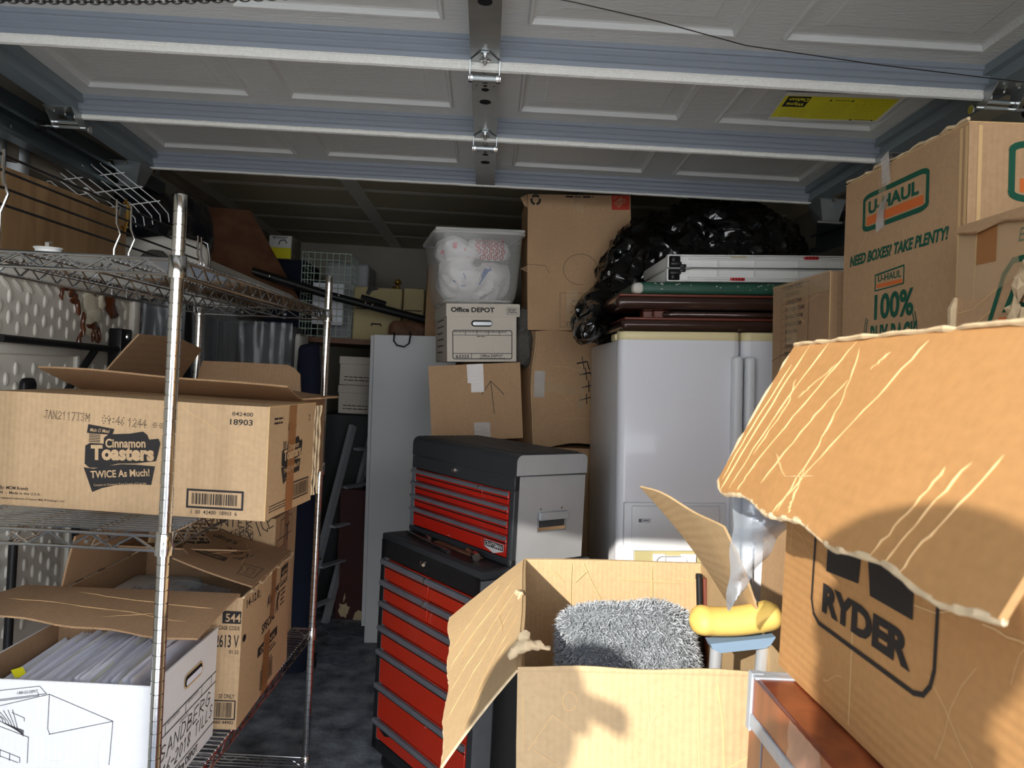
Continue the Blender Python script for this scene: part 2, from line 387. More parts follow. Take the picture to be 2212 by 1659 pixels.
class Print:
    """flat print laid on a face; o = lower-left corner, u = reading direction, v = up"""
    def __init__(s, o, u, v, lift=.0008, warp=None):
        s.m = frame(o, u, v); s.lift = lift; s.mb = MB(); s.w = warp
    def _put(s, vs, fs, z=0):
        s.mb.add([s.m @ Vector((x, y, s.lift+z)) for x, y in vs], fs); return s
    def text(s, t, u, v, h, width=None, bold=.012, shear=0, rot=0, align='L', space=1, arc=0, grow=0, z=0):
        vs, fs, x0, x1, y0, y1 = text_geo(t, bold, shear, space)
        if not vs: return s
        k = h/.72; sx = k if width is None else width/max(1e-6, (x1-x0))
        W = (x1-x0)*sx; c, sn = math.cos(R(rot)), math.sin(R(rot)); out = []
        for p in vs:
            x = (p.x-x0)*sx; y = p.y*k
            if grow: y *= 1+grow*(x/W)
            if arc: y += arc*(4*(x/W)*(1-x/W))*W
            x -= {'L': 0, 'C': W/2, 'R': W}[align]
            out.append((u+x*c-y*sn, v+x*sn+y*c))
        return s._put(out, fs, z)
    def poly(s, pts, z=0): return s._put(pts, [tuple(range(len(pts)))], z)
    def rect(s, u0, v0, u1, v1, z=0, n=1):
        vs = []; fs = []
        for i in range(n+1):
            x = u0+(u1-u0)*i/n; vs += [(x, v0), (x, v1)]
            if i: fs.append((2*i-2, 2*i, 2*i+1, 2*i-1))
        return s._put(vs, fs, z)
    def stroke(s, pts, w, closed=False, z=0):
        P = [Vector(p).to_2d() if not isinstance(p, tuple) else Vector(p) for p in pts]
        if closed: P = P+[P[0]]
        for a, b in zip(P[:-1], P[1:]):
            d = b-a
            if d.length < 1e-7: continue
            d.normalize(); n = Vector((-d.y, d.x))*w/2; e = d*w*.35
            s._put([tuple(a-e-n), tuple(b+e-n), tuple(b+e+n), tuple(a-e+n)], [(0, 1, 2, 3)], z)
        return s
    def border(s, u0, v0, u1, v1, w, r=0, z=0):
        return s.stroke(rrect(u0, v0, u1, v1, r), w, True, z)
    def hand(s, t, u, v, h, w=.6, pen=.003, rot=0, gap=.35, dots=False, wob=.0, slant=0):
        c, sn = math.cos(R(rot)), math.sin(R(rot)); x = 0
        rr = random.Random(len(t)*13+5)
        for ch in t:
            for st in STROKES.get(ch, []):
                pts = []
                for (a, b) in st:
                    lx = x+a*h*w+b*h*slant+rr.uniform(-wob, wob)*h; ly = b*h+rr.uniform(-wob, wob)*h
                    pts.append((u+lx*c-ly*sn, v+lx*sn+ly*c))
                if dots:
                    for a, b in zip(pts[:-1], pts[1:]):
                        L = math.hypot(b[0]-a[0], b[1]-a[1]); k = max(1, int(L/(pen*1.55)))
                        for i in range(k+1):
                            px = a[0]+(b[0]-a[0])*i/k; py = a[1]+(b[1]-a[1])*i/k; q = pen*.5
                            s._put([(px-q, py-q), (px+q, py-q), (px+q, py+q), (px-q, py+q)], [(0, 1, 2, 3)])
                else: s.stroke(pts, pen)
            x += h*(w+gap*w)
        return s
    def barcode(s, u0, v0, u1, v1, seed=1, frame_w=.004):
        if frame_w: s.border(u0, v0, u1, v1, frame_w)
        rr = random.Random(seed); x = u0+frame_w*2.2; end = u1-frame_w*2.2; unit = (u1-u0)/110
        while x < end-unit*2:
            w = unit*rr.choice((1, 1, 1.6, 2.4)); s.rect(x, v0+frame_w*1.5, min(x+w, end), v1-frame_w*1.5); x += w+unit*rr.choice((1, 1.2, 2, 2.6))
        return s
    def lines(s, u0, v0, u1, v1, n, w, seed=1, jag=.25):
        """rows of print too small to read"""
        rr = random.Random(seed)
        for i in range(n):
            y = v1-(v1-v0)*(i+.5)/n; x = u0; e = u1-(u1-u0)*jag*rr.random()
            while x < e:
                L = rr.uniform(2, 6)*w; s.rect(x, y-w/2, min(e, x+L), y+w/2); x += L+w*.9
        return s
    def obj(s, name, m, parent, label=None):
        if s.w: s.mb.warp(s.w)
        o = s.mb.obj(name, m, parent)
        if label: o['label'] = label
        return o
def rrect(u0, v0, u1, v1, r, n=5):
    if r <= 0: return [(u0, v0), (u1, v0), (u1, v1), (u0, v1)]
    out = []
    for cx, cy, a in ((u1-r, v0+r, -90), (u1-r, v1-r, 0), (u0+r, v1-r, 90), (u0+r, v0+r, 180)):
        for i in range(n+1):
            t = R(a+90*i/n); out.append((cx+r*math.cos(t), cy+r*math.sin(t)))
    return out
def ell(cx, cy, rx, ry, n=28, a0=0, a1=360):
    return [(cx+rx*math.cos(R(a0+(a1-a0)*i/n)), cy+ry*math.sin(R(a0+(a1-a0)*i/n))) for i in range(n+(0 if a1-a0 >= 360 else 1))]
# ================================================================ the setting
def struct(name, mb, m, smooth=False):
    o = mb.obj(name, m, smooth=smooth); o['kind'] = 'structure'; return o
struct('floor', MB().box(-1.80, 1.90, -.18, 6.6, -.1, 0), 'conc')
struct('driveway', MB().box(-9, 9, -14, -.18, -.12, -.02), 'drive')
struct('ceiling', MB().box(-1.80, 1.90, -.24, 6.6, 2.52, 2.64), 'drywall')
struct('wall_left', MB().box(-1.80, -1.68, -.24, 6.6, 0, 2.52), 'wall')
struct('wall_right', MB().box(1.78, 1.90, -.24, 6.6, 0, 2.52), 'wall')
struct('wall_back', MB().box(-1.80, 1.90, 6.5, 6.62, 0, 2.52), 'wall')
struct('wall_front', MB().box(-3.4, -1.37, -.24, -.11, 0, 3.2).box(1.36, 3.4, -.24, -.11, 0, 3.2).box(-1.37, 1.36, -.24, -.11, 2.15, 3.2), 'outside')
ceil = bpy.data.objects['ceiling']
for k, (y, x1) in enumerate(((4.05, 1.7), (4.47, 1.7), (4.95, 1.7), (5.42, 1.7), (5.95, 1.7))):
    MB().box(-1.68, x1, y-.03, y+.03, 2.5185, 2.5205).obj('ceiling_seam', 'seam', ceil)
MB().box(-.86, -.77, 3.2, 6.5, 2.5182, 2.5205).obj('ceiling_seam', 'seam', ceil)
MB().box(-1.685, -1.675, 3.0, 6.5, 2.40, 2.46).obj('trim_strip', 'greywood', bpy.data.objects['wall_left'])

# ---------------------------------------------------------------- the overhead door
M['stile'] = mat('door_stile', (120, 130, 134), .5, 0)
door = bpy.data.objects.new('door_1', None); COL.objects.link(door); door['kind'] = 'structure'
door.location = (-.046, 3.09, 2.255); door.rotation_euler = (R(-2.2), R(-.42), 0)
SEC = .555
lips = [.007, .016, .026, .028, .028]
def rail(y0, lip):
    prof = [(-.034, .054), (-.032, .043), (-.027, .041), (-.025, .038), (-.025, .027), (-.021, .0245), (-.019, .022), (-.019, .012), (-.014, .0095), (-.012, .006), (-.010, -.001), (.0, -.001)]
    mb = MB()
    mb.grid(lambda u, v: Vector((-1.31+2.62*u, y0+prof[round(v*11)][0], prof[round(v*11)][1])), 1, 11, True)
    return mb
def lipmesh(y0, h):
    prof = [(-.008, 0), (-.013, -.003), (-.014, -h*.35), (-.012, -h*.4), (-.012, -h*.55), (-.0145, -h*.6), (-.013, -h), (-.004, -h-.002), (0, -h+.001), (0, .0)]
    rr = random.Random(int(h*1e4)); jit = [rr.uniform(-.0006, .0006) for _ in range(91)]
    return MB().grid(lambda u, v: Vector((-1.32+2.64*u, y0+prof[round(v*9)][0]+jit[round(u*90)], prof[round(v*9)][1]+jit[-1-round(u*90)]*.7)), 90, 9, True)
def skin(y0):
    xs = [-1.31, -1.235, -.725, -.615, -.10, .10, .615, .725, 1.235, 1.31]; ys = [-.555, -.49, -.105, -.03]
    mb = MB()
    for j in range(3):
        for i in range(9):
            if j == 1 and i in (1, 3, 5, 7): continue
            mb.add([(xs[i], y0+ys[j], .054), (xs[i+1], y0+ys[j], .054), (xs[i+1], y0+ys[j+1], .054), (xs[i], y0+ys[j+1], .054)], [(3, 2, 1, 0)])
    return mb, [(xs[i], xs[i+1], y0+ys[1], y0+ys[2]) for i in (1, 3, 5, 7)]
def emboss(x0, x1, y0, y1):
    rings = [(0, .054), (.005, .047), (.011, .0475), (.016, .060), (.022, .062), (.030, .0615), (.074, .0565), (.080, .055)]
    vs = []; fs = []
    for d, z in rings: vs += [(x0+d, y0+d, z), (x1-d, y0+d, z), (x1-d, y1-d, z), (x0+d, y1-d, z)]
    for k in range(len(rings)-1):
        for q in range(4): fs.append((k*4+(q+1) % 4, k*4+q, (k+1)*4+q, (k+1)*4+(q+1) % 4))
    n = (len(rings)-1)*4; fs.append((n+3, n+2, n+1, n))
    return MB().add(vs, fs)
def bolt(x, y, z, r=.006):
    m = Matrix.Translation((x, y, z)) @ Matrix.Rotation(math.pi, 4, 'X')
    return MB().lathe([(r*1.7, 0), (r*1.7, .0015), (r, .002), (r, .008), (r*.7, .0095)], 6, m).lathe([(r*.6, .008), (r*.6, .013)], 8, m)
for k in range(5):
    y0 = -SEC*k
    mb, cells = skin(y0)
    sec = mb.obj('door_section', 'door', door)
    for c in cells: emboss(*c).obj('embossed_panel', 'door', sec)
    rail(y0, lips[k]).obj('section_rail', 'door_rail_darkened', sec)
    lipmesh(y0, lips[k]).obj('white_lip', 'door_lip', sec, label='white painted section edge')
    # outer skin above, so that no light falls through
    MB().box(-1.372, 1.372, y0-SEC, y0, .066, .070).obj('outer_skin', 'door_lip', sec)
    for s in (-1, 1):
        a, b = sorted((s*1.305, s*1.372))
        MB().box(a, b, y0-SEC+.004, y0-.002, -.001, .066).obj('end_stile', 'stile', sec)
        MB().box(*sorted((s*1.285, s*1.306)), y0-SEC+.004, y0-.012, .030, .054).obj('stile_flange', 'stile', sec)
    st = MB().box(-.037, .037, y0-SEC+.012, y0-.004, -.0045, -.0015).box(-.037, -.034, y0-SEC+.012, y0-.012, -.004, .053).box(.034, .037, y0-SEC+.012, y0-.012, -.004, .053).obj('centre_stile', 'galv', sec)
    h = MB()
    for (dx, dy, r) in ((0, -.445, .0105), (0, -.418, .0055), (0, -.392, .0105), (0, -.305, .0165), (-.024, -.418, .0022), (.024, -.418, .0022), (0, -.10, .009) if k == 9 else (-.02, -.34, .0012)):
        h.prism(ell(dx, y0+dy, r, r, 16), .0006, base=-.0052)
    h.obj('hole', 'hole', sec)
# hinges in the middle of each joint
for k in (1, 2, 3, 4):
    y0 = -SEC*k; lip = lips[k]
    poly = [(-.038, y0+.0), (.038, y0+.0), (.038, y0-.022), (.010, y0-.075), (-.010, y0-.075), (-.038, y0-.022)]
    hg = MB().prism(poly, .003, base=-.0085).obj('centre_hinge', 'galv', door)
    zb = -.030-lip*.4
    ear = MB()
    for s in (-1, 1):
        m = Matrix(((0, 0, 1, s*.0375-.0012), (1, 0, 0, 0), (0, 1, 0, 0), (0, 0, 0, 1)))
        ear.prism([(y0-.024, -.006), (y0+.002, -.006), (y0+.016, zb+.004), (y0+.012, zb-.010), (y0-.002, zb-.010), (y0-.014, zb+.002)], .0024, m)
    ear.obj('hinge_ear', 'galv', hg)
    MB().tube([(-.030, y0+.006, zb), (.030, y0+.006, zb)], .0095, 16).obj('hinge_barrel', 'galv', hg)
    MB().tube([(-.041, y0+.006, zb), (-.030, y0+.006, zb)], .0115, 12).tube([(.030, y0+.006, zb), (.041, y0+.006, zb)], .0115, 12).obj('hinge_collar', 'bolt', hg)
    for by in (-.062, -.030): bolt(0, y0+by, -.0085).obj('bolt', 'bolt', hg)
    MB().prism([(-.014, y0-.030), (0, y0-.042), (.014, y0-.030), (0, y0-.016)], .003, base=-.0112).obj('hinge_washer', 'bolt', hg)
    bolt(0, y0+.036, -.004, .0055).obj('bolt', 'bolt', hg)
    for s in (-1, 1):   # end hinge and roller
        x = s*1.365
        eh = MB().box(*sorted((x-s*.07, x+s*.02)), y0-.075, y0+.004, -.004, -.001).obj('end_hinge', 'galv', door)
        e2 = MB()
        for q in (-.068, .016):
            m = Matrix(((0, 0, 1, x+s*q-.001), (1, 0, 0, 0), (0, 1, 0, 0), (0, 0, 0, 1)))
            e2.prism([(y0-.07, -.003), (y0+.003, -.003), (y0+.012, -.04), (y0+.0, -.052), (y0-.02, -.050)], .0022, m)
        e2.obj('hinge_ear', 'galv', eh)
        MB().tube([(x-s*.082, y0, -.043), (x+s*.055, y0, -.043)], .0055, 10).tube([(x-s*.066, y0-.008, -.030), (x+s*.014, y0-.008, -.030)], .0075, 10).obj('roller_shaft', 'bolt', eh)
        MB().tube([(x-s*.090, y0+.006, -.047), (x-s*.086, y0+.006, -.047)], .012, 14).obj('shaft_ring', 'bolt', eh)
        MB().tube([(x+s*.055, y0, -.043), (x+s*.078, y0, -.043)], [.019, .019], 18).obj('roller_wheel', 'black', eh)
        bolt(x-s*.01, y0-.062, -.004, .005).obj('bolt', 'bolt', eh); bolt(x-s*.03, y0-.035, -.004, .005).obj('bolt', 'bolt', eh)
for s in (-1, 1):       # top fixtures at the far edge
    x = s*1.385
    fx = MB().add([(x-s*.055, -.07, .0), (x+s*.05, -.07, .0), (x+s*.03, -.050, -.085), (x-s*.035, -.050, -.085)], [(0, 1, 2, 3), (3, 2, 1, 0)]).box(*sorted((x-s*.07, x+s*.065)), -.075, -.005, -.003, 0).obj('top_bracket', 'galv', door)
    MB().add([(x-s*.055, -.07, 0), (x-s*.035, -.05, -.085), (x-s*.040, .0, -.085), (x-s*.075, .0, -.01)], [(0, 1, 2, 3), (3, 2, 1, 0)]).obj('bracket_side', 'galv', fx)
    MB().tube([(x-s*.055, -.046, -.088), (x+s*.045, -.046, -.088)], .0065, 10).obj('roller_shaft', 'galv', fx)
    MB().tube([(x+s*.045, -.046, -.088), (x+s*.068, -.046, -.088)], .02, 18).obj('roller_wheel', 'black', fx)
    bolt(x, -.078, -.004, .0055).obj('bolt', 'bolt', fx)
# lift handle / lock bar across the middle stile near the camera
yl = -1.555
lk = MB().rbox(-.062, .062, yl-.012, yl+.012, -.022, -.014, .003, 2).obj('lock_bar', 'bolt', door)
MB().rbox(-.035, .035, yl-.055, yl-.008, -.016, -.003, .003, 1).obj('lock_plate', 'galv', lk)
MB().prism(ell(0, yl, .012, .005, 14), .001, base=-.0225).obj('slot', 'hole', lk)
bolt(0, yl+.035, -.004, .010).obj('bolt', 'bolt', lk)
# warning label on the second section
def dl(x, y):  # world (x, y) of the underside -> door local
    return (x+.046, y-3.09)
lb0 = [dl(.810, 2.165), dl(1.148, 2.145), dl(1.166, 2.350), dl(.830, 2.376)]
Ld = .0498
def bil(u, v):
    a = [lb0[0][i]*(1-u)+lb0[1][i]*u for i in (0, 1)]; b = [lb0[3][i]*(1-u)+lb0[2][i]*u for i in (0, 1)]
    return a[0]*(1-v)+b[0]*v, a[1]*(1-v)+b[1]*v
def lab(fn, name, m, parent, z): 
    return MB().grid(lambda u, v: Vector((*bil(*fn(u, v)), Ld-z-.012*max(0, .12-fn(u, v)[1]) )), 8, 8, True).obj(name, m, parent)
wl_ = lab(lambda u, v: (u, v), 'warning_label', 'label_w', door, 0)
lab(lambda u, v: (.012+.955*u, .13+.80*v*(1-.07*max(0, 1-4*abs(u-.12)))), 'label_print', 'label_y', wl_, .0006)
class LabPrint(Print):
    def _put(s, vs, fs, z=0):   # u runs to the left, v towards the camera: upside down for the viewer
        s.mb.add([(*bil(1-(x), 1-(y)), Ld-.0012-z) for x, y in vs], fs); return s
LabPrint.text = lambda s, t, u, v, h, *a, **k: Print.text(s, t, u, v+h, -h, *a, **k)
P_ = LabPrint((0, 0, 0), (1, 0, 0), (0, 1, 0))
P_.rect(.765, .50, .96, .86); P_.text('WARNING', .42, .75, .04, .13, .01); P_.text('WARNING', .10, .07, .04, .13, .01)
for (x, y) in ((.385, .74), (.57, .74), (.06, .06), (.25, .06)): P_.poly([(x, y), (x+.03, y), (x+.015, y+.06)])
P_.obj('label_heading', 'ink', wl_)
P2 = LabPrint((0, 0, 0), (1, 0, 0), (0, 1, 0)); P2.text('Wayne', .785, .54, .11, .15, .03, z=.0005).text('Dalton', .775, .70, .11, .165, .03, z=.0005).obj('label_brand', 'label_y', wl_)
P3 = LabPrint((0, 0, 0), (1, 0, 0), (0, 1, 0))
P3.lines(.40, .14, .68, .68, 7, .012, 2); P3.lines(.05, .16, .36, .84, 9, .012, 4); P3.lines(.71, .12, .96, .44, 5, .012, 5); P3.obj('label_small_print', 'label_d', wl_)

# tracks
for s, lab_ in ((-1, 'dark steel door track along the left wall above the wire shelves'), (1, 'dark steel door track on the right behind the tall moving box')):
    t = thing('door_track', lab_, 'track', (0, 0, 0), group='overhead door tracks')
    x = s*1.505
    m = MB().box(*sorted((x+s*.02, x+s*.024)), .25, 3.55, 2.150, 2.225).box(*sorted((x-s*.028, x+s*.022)), .25, 3.55, 2.147, 2.151).box(*sorted((x-s*.028, x+s*.022)), .25, 3.55, 2.222, 2.226)
    m.box(*sorted((x-s*.030, x-s*.027)), .25, 3.55, 2.147, 2.162).box(*sorted((x-s*.030, x-s*.027)), .25, 3.55, 2.214, 2.226)
    m.obj('channel', 'track', t)
    MB().box(*sorted((x+s*.025, x+s*.028)), .25, 3.62, 2.19, 2.30).box(*sorted((x+s*.025, x+s*.065)), .25, 3.62, 2.225, 2.229).obj('angle_iron', 'track', t)
    MB().box(*sorted((x+s*.028, x+s*.032)), 3.52, 3.56, 2.15, 2.52).obj('hanger_strap', 'galv', t)
    for yb in (1.3, 1.9, 2.45): MB().tube([(x+s*.016, yb, 2.19), (x+s*.012, yb, 2.19)], .006, 8).obj('bolt', 'bolt', t)

# sash chain hanging at the upper left
ch = thing('sash_chain', 'dark sash chain sagging across the top left under the garage door', 'chain', (-.75, 1.2, 2.02))
A_, B_ = Vector((-.82, 1.2, 2.026)), Vector((-.34, 1.2, 2.062)); N_ = 132
lk0 = None
for i in range(N_):
    t = (i-54)/47; p = A_.lerp(B_, t); p.z -= .006*4*t*(1-t) if 0 < t < 1 else 0; p.z += max(0, t-1)*.30+max(0, -t)*.06; p -= ch.location
    if lk0 is None:
        ring = [(.0078*math.cos(a)*(1 if abs(math.cos(a)) > .3 else 1), .0032*math.sin(a), 0) for a in [2*math.pi*q/12 for q in range(12)]]
        lk0 = MB().tube(ring, .00125, 5, True).obj('link', 'black_wire', ch); o = lk0
    else:
        o = lk0.copy(); COL.objects.link(o); o.parent = ch
    o.location = p; o.rotation_euler = (R(90) if i % 2 else R(25), R(-4), 0)
    if i % 2: o.rotation_euler = (R(115), R(-4), 0)
cb = MB().tube([(.05, 1.58, 2.281), (.144, 1.6, 2.279), (.325, 1.65, 2.276), (.543, 1.72, 2.268), (.863, 1.75, 2.258), (1.239, 1.8, 2.262), (1.34, 1.82, 2.262)], .0012, 6).obj('lift_cable', 'black_wire')
tag(cb, 'thin dark steel cable slung below the door at upper right', 'cable')
# ================================================================ carton builder
class Flap:
    def __init__(s, car, edge, length, ang, bend=0, s0=0, s1=1, taper=(0, 0), lenfn=None, m=None, t=.0045, name='flap', ns=14, nr=8, side=None, skew=0, label=None, lift=0):
        w, d, h = car.w, car.d, car.h
        a, b, out = {'front': ((-w/2, -d/2), (w/2, -d/2), (0, -1)), 'right': ((w/2, -d/2), (w/2, d/2), (1, 0)),
                     'back': ((w/2, d/2), (-w/2, d/2), (0, 1)), 'left': ((-w/2, d/2), (-w/2, -d/2), (-1, 0))}[edge]
        s.a = Vector((*a, h+lift)); s.b = Vector((*b, h+lift)); s.out = Vector((*out, 0)); s.L = length; s.ang = ang; s.bend = bend
        s.s0, s.s1, s.taper, s.lenfn, s.skew = s0, s1, taper, lenfn or (lambda q: 1), skew
        s.car = car; s.t = t
        up = Vector((0, 0, 1))
        def pos(q, r, off=0):
            e0 = s.s0+s.taper[0]*r; e1 = s.s1-s.taper[1]*r
            p = s.a.lerp(s.b, e0+(e1-e0)*q+s.skew*r)
            L = s.L*s.lenfn(q)*r; n = 6; x = z = 0; an = s.ang(q) if callable(s.ang) else s.ang
            for i in range(n):
                th = R(an+s.bend*r*(i+.5)/n); x += math.cos(th)*L/n; z += math.sin(th)*L/n
            th = R(an+s.bend*r)
            nn = s.out*(-math.sin(th))+up*math.cos(th)
            return s.car.warp(p+s.out*x+up*z+nn*off)
        s.pos = pos
        mb = MB(); mb.grid(lambda u, v: pos(u, v, t/2), ns, nr, edge in ()); mb.grid(lambda u, v: pos(u, v, -t/2), ns, nr, True)
        N = (ns+1)*(nr+1)
        for j in (0, nr):
            for i in range(ns):
                q = (j*(ns+1)+i, j*(ns+1)+i+1, N+j*(ns+1)+i+1, N+j*(ns+1)+i); mb.f.append(q if j else q[::-1])
        for i in (0, ns):
            for j in range(nr):
                q = (j*(ns+1)+i, (j+1)*(ns+1)+i, N+(j+1)*(ns+1)+i, N+j*(ns+1)+i); mb.f.append(q[::-1] if i else q)
        s.o = mb.obj(name, m or car.m, car.root)
        if label: s.o['label'] = label
    def creases(s, lines, w=.0025, side=1, m='crease', name='crease', jit=.006, seed=3):
        rr = random.Random(seed); mb = MB()
        for ln in lines:
            pts = []
            for (p, q) in zip(ln[:-1], ln[1:]):
                for i in range(6): pts.append((p[0]+(q[0]-p[0])*i/6+rr.uniform(-jit, jit), p[1]+(q[1]-p[1])*i/6+rr.uniform(-jit, jit)))
            pts.append(ln[-1]); P = [s.pos(min(1, max(0, x)), min(1, max(0, y)), side*(s.t/2+.0005)) for x, y in pts]
            ww = [w*rr.uniform(.4, 1.2) for _ in P]; ww[0] = ww[-1] = w*.15
            mb.tube(P, [x/2 for x in ww], 5)
        o = mb.obj(name, m, s.o); o['kind'] = 'stuff'; return o
    def print_on(s, q0, r0, q1, r1, side=1, flipu=False, flipv=False):
        """Print whose unit square maps onto the flap patch"""
        class FP(Print):
            def __init__(p): p.mb = MB(); p.w = None
            def _put(p, vs, fs, z=0):
                p.mb.add([s.pos(q0+(q1-q0)*((1-x) if flipu else x), r0+(r1-r0)*((1-y) if flipv else y), side*(s.t/2+.0008+z)) for x, y in vs], fs); return p
        return FP()

class Carton:
    def __init__(s, name, label, cat, loc, rz, size, m='kraft', seed=1, amp=.003, open=False, inner=None, t=.005, group=None, rot=None, freq=3, dent=None):
        s.root = thing(name, label, cat, loc, rz, group, rot); s.w, s.d, s.h = size; s.m = m; s.seed = seed
        w, d, h = size
        def warp(p):
            q = wv(p, freq, amp, seed)
            if dent: q = dent(Vector(p), q)
            return q
        s.warp = warp
        mb = MB(); n = 8
        def face(o, u, v, nu=8, nv=8, flip=False, tgt=mb):
            o, u, v = Vector(o), Vector(u), Vector(v)
            tgt.grid(lambda a, b: warp(o+u*a+v*b), nu, nv, flip)
        X, Y = w/2, d/2
        face((-X, -Y, 0), (w, 0, 0), (0, 0, h)); face((X, -Y, 0), (0, d, 0), (0, 0, h)); face((X, Y, 0), (-w, 0, 0), (0, 0, h)); face((-X, Y, 0), (0, -d, 0), (0, 0, h))
        face((-X, -Y, 0), (w, 0, 0), (0, d, 0), flip=True)
        if not open:
            face((-X, -Y, h), (w, 0, 0), (0, d, 0))
            s.body = mb.obj('body', m, s.root)
        else:
            x, y = X-t, Y-t
            for (p0, p1, q0, q1) in (((-X, -Y), (X, -Y), (-x, -y), (x, -y)), ((X, -Y), (X, Y), (x, -y), (x, y)), ((X, Y), (-X, Y), (x, y), (-x, y)), ((-X, Y), (-X, -Y), (-x, y), (-x, -y))):
                a, b, c, e = [Vector((*k, h)) for k in (p0, p1, q0, q1)]
                mb.grid(lambda u, v: warp(a.lerp(b, u).lerp(c.lerp(e, u), v)), 8, 1)
            s.body = mb.obj('body', m, s.root)
            im = MB()
            face((-x, -y, t), (2*x, 0, 0), (0, 0, h-t), flip=True, tgt=im); face((x, -y, t), (0, 2*y, 0), (0, 0, h-t), flip=True, tgt=im)
            face((x, y, t), (-2*x, 0, 0), (0, 0, h-t), flip=True, tgt=im); face((-x, y, t), (0, -2*y, 0), (0, 0, h-t), flip=True, tgt=im)
            face((-x, -y, t), (2*x, 0, 0), (0, 2*y, 0), tgt=im)
            s.inner = im.obj('inner_wall', inner or m, s.root)
    def face(s, f):
        X, Y, h = s.w/2, s.d/2, s.h
        return {'front': ((-X, -Y, 0), (1, 0, 0), (0, 0, 1)), 'right': ((X, -Y, 0), (0, 1, 0), (0, 0, 1)), 'back': ((X, Y, 0), (-1, 0, 0), (0, 0, 1)),
                'left': ((-X, Y, 0), (0, -1, 0), (0, 0, 1)), 'top': ((-X, -Y, h), (1, 0, 0), (0, 1, 0))}[f]
    def pr(s, f, lift=.0012): return Print(*s.face(f), lift=lift, warp=s.warp)
    def tape(s, f, u0, v0, u1, v1, m='tape', lift=.0016, name='tape', n=6):
        p = s.pr(f, lift); p.rect(u0, v0, u1, v1, n=n); return p.obj(name, m, s.root)
    def seam(s, axis='x', at=.5, over=None):
        """the line where the two top flaps meet"""
        p = s.pr('top', .0006)
        if axis == 'x': p.rect(0, s.d*at-.0015, s.w, s.d*at+.0015, n=8)
        else: p.rect(s.w*at-.0015, 0, s.w*at+.0015, s.d)
        return p.obj('flap_seam', 'hole', s.root)
    def scuffs(s, f, n=8, seed=1, m='crease', w=.002):
        rr = random.Random(seed); p = s.pr(f, .0007); W = s.w if f in ('front', 'back', 'top') else s.d; H = s.d if f == 'top' else s.h
        for _ in range(n):
            x, y = rr.uniform(.08, .92)*W, rr.uniform(.08, .92)*H; a = rr.uniform(0, math.pi); L = rr.uniform(.03, .16)
            pts = [(x, y)]
            for i in range(4):
                a += rr.uniform(-.35, .35); x += math.cos(a)*L/4; y += math.sin(a)*L/4; pts.append((min(W*.98, max(W*.02, x)), min(H*.98, max(H*.02, y))))
            p.stroke(pts, w*rr.uniform(.4, 1))
        o = p.obj('scuff', m, s.root); o['kind'] = 'stuff'; return o
    def edge_wear(s, which, m='crease', w=.004):
        """scuffed pale corner lines: list of 'fl','fr','bl','br' verticals or 'tf','tr','tl'"""
        mb = MB(); X, Y, h = s.w/2, s.d/2, s.h
        for e in which:
            a, b = {'fl': ((-X, -Y, 0), (-X, -Y, h)), 'fr': ((X, -Y, 0), (X, -Y, h)), 'bl': ((-X, Y, 0), (-X, Y, h)), 'br': ((X, Y, 0), (X, Y, h)),
                    'tf': ((-X, -Y, h), (X, -Y, h)), 'tr': ((X, -Y, h), (X, Y, h)), 'tl': ((-X, -Y, h), (-X, Y, h)), 'tb': ((-X, Y, h), (X, Y, h))}[e]
            a, b = Vector(a), Vector(b); mb.tube([s.warp(a.lerp(b, i/10)) for i in range(11)], w/2, 6)
        o = mb.obj('worn_edge', m, s.root); o['kind'] = 'stuff'; return o

# ================================================================ wire shelving unit
sh = thing('wire_shelving_unit', 'chrome wire shelving unit with four shelves along the left side', 'shelving', (-.612, 1.52, 0), -1.9)
SW, SL = .452, 1.216
def post_mb():
    prof = [(.0095, 0), (.0127, .003)]
    z = .03
    while z < 1.80: prof += [(.0127, z-.0014), (.0108, z-.0008), (.0108, z+.0008), (.0127, z+.0014)]; z += .0254
    prof += [(.0127, 1.812), (.0118, 1.817), (.004, 1.818)]
    return MB().lathe(prof, 18)
p0 = None
for (x, y) in ((0, 0), (0, SL), (-SW, 0), (-SW, SL)):
    if p0 is None: p0 = post_mb().obj('post', 'chrome', sh, True); o = p0
    else: o = p0.copy(); COL.objects.link(o); o.parent = sh
    o.location = (x, y, 0)
def zig(a, b, dz, n, r=.0022, bulge=0):
    pts = []
    for i in range(2*n+1):
        q = a.lerp(b, (i+.0)/(2*n)); pts.append((q.x, q.y, q.z+(0 if i % 2 else -dz)))
    return pts
rim0 = None
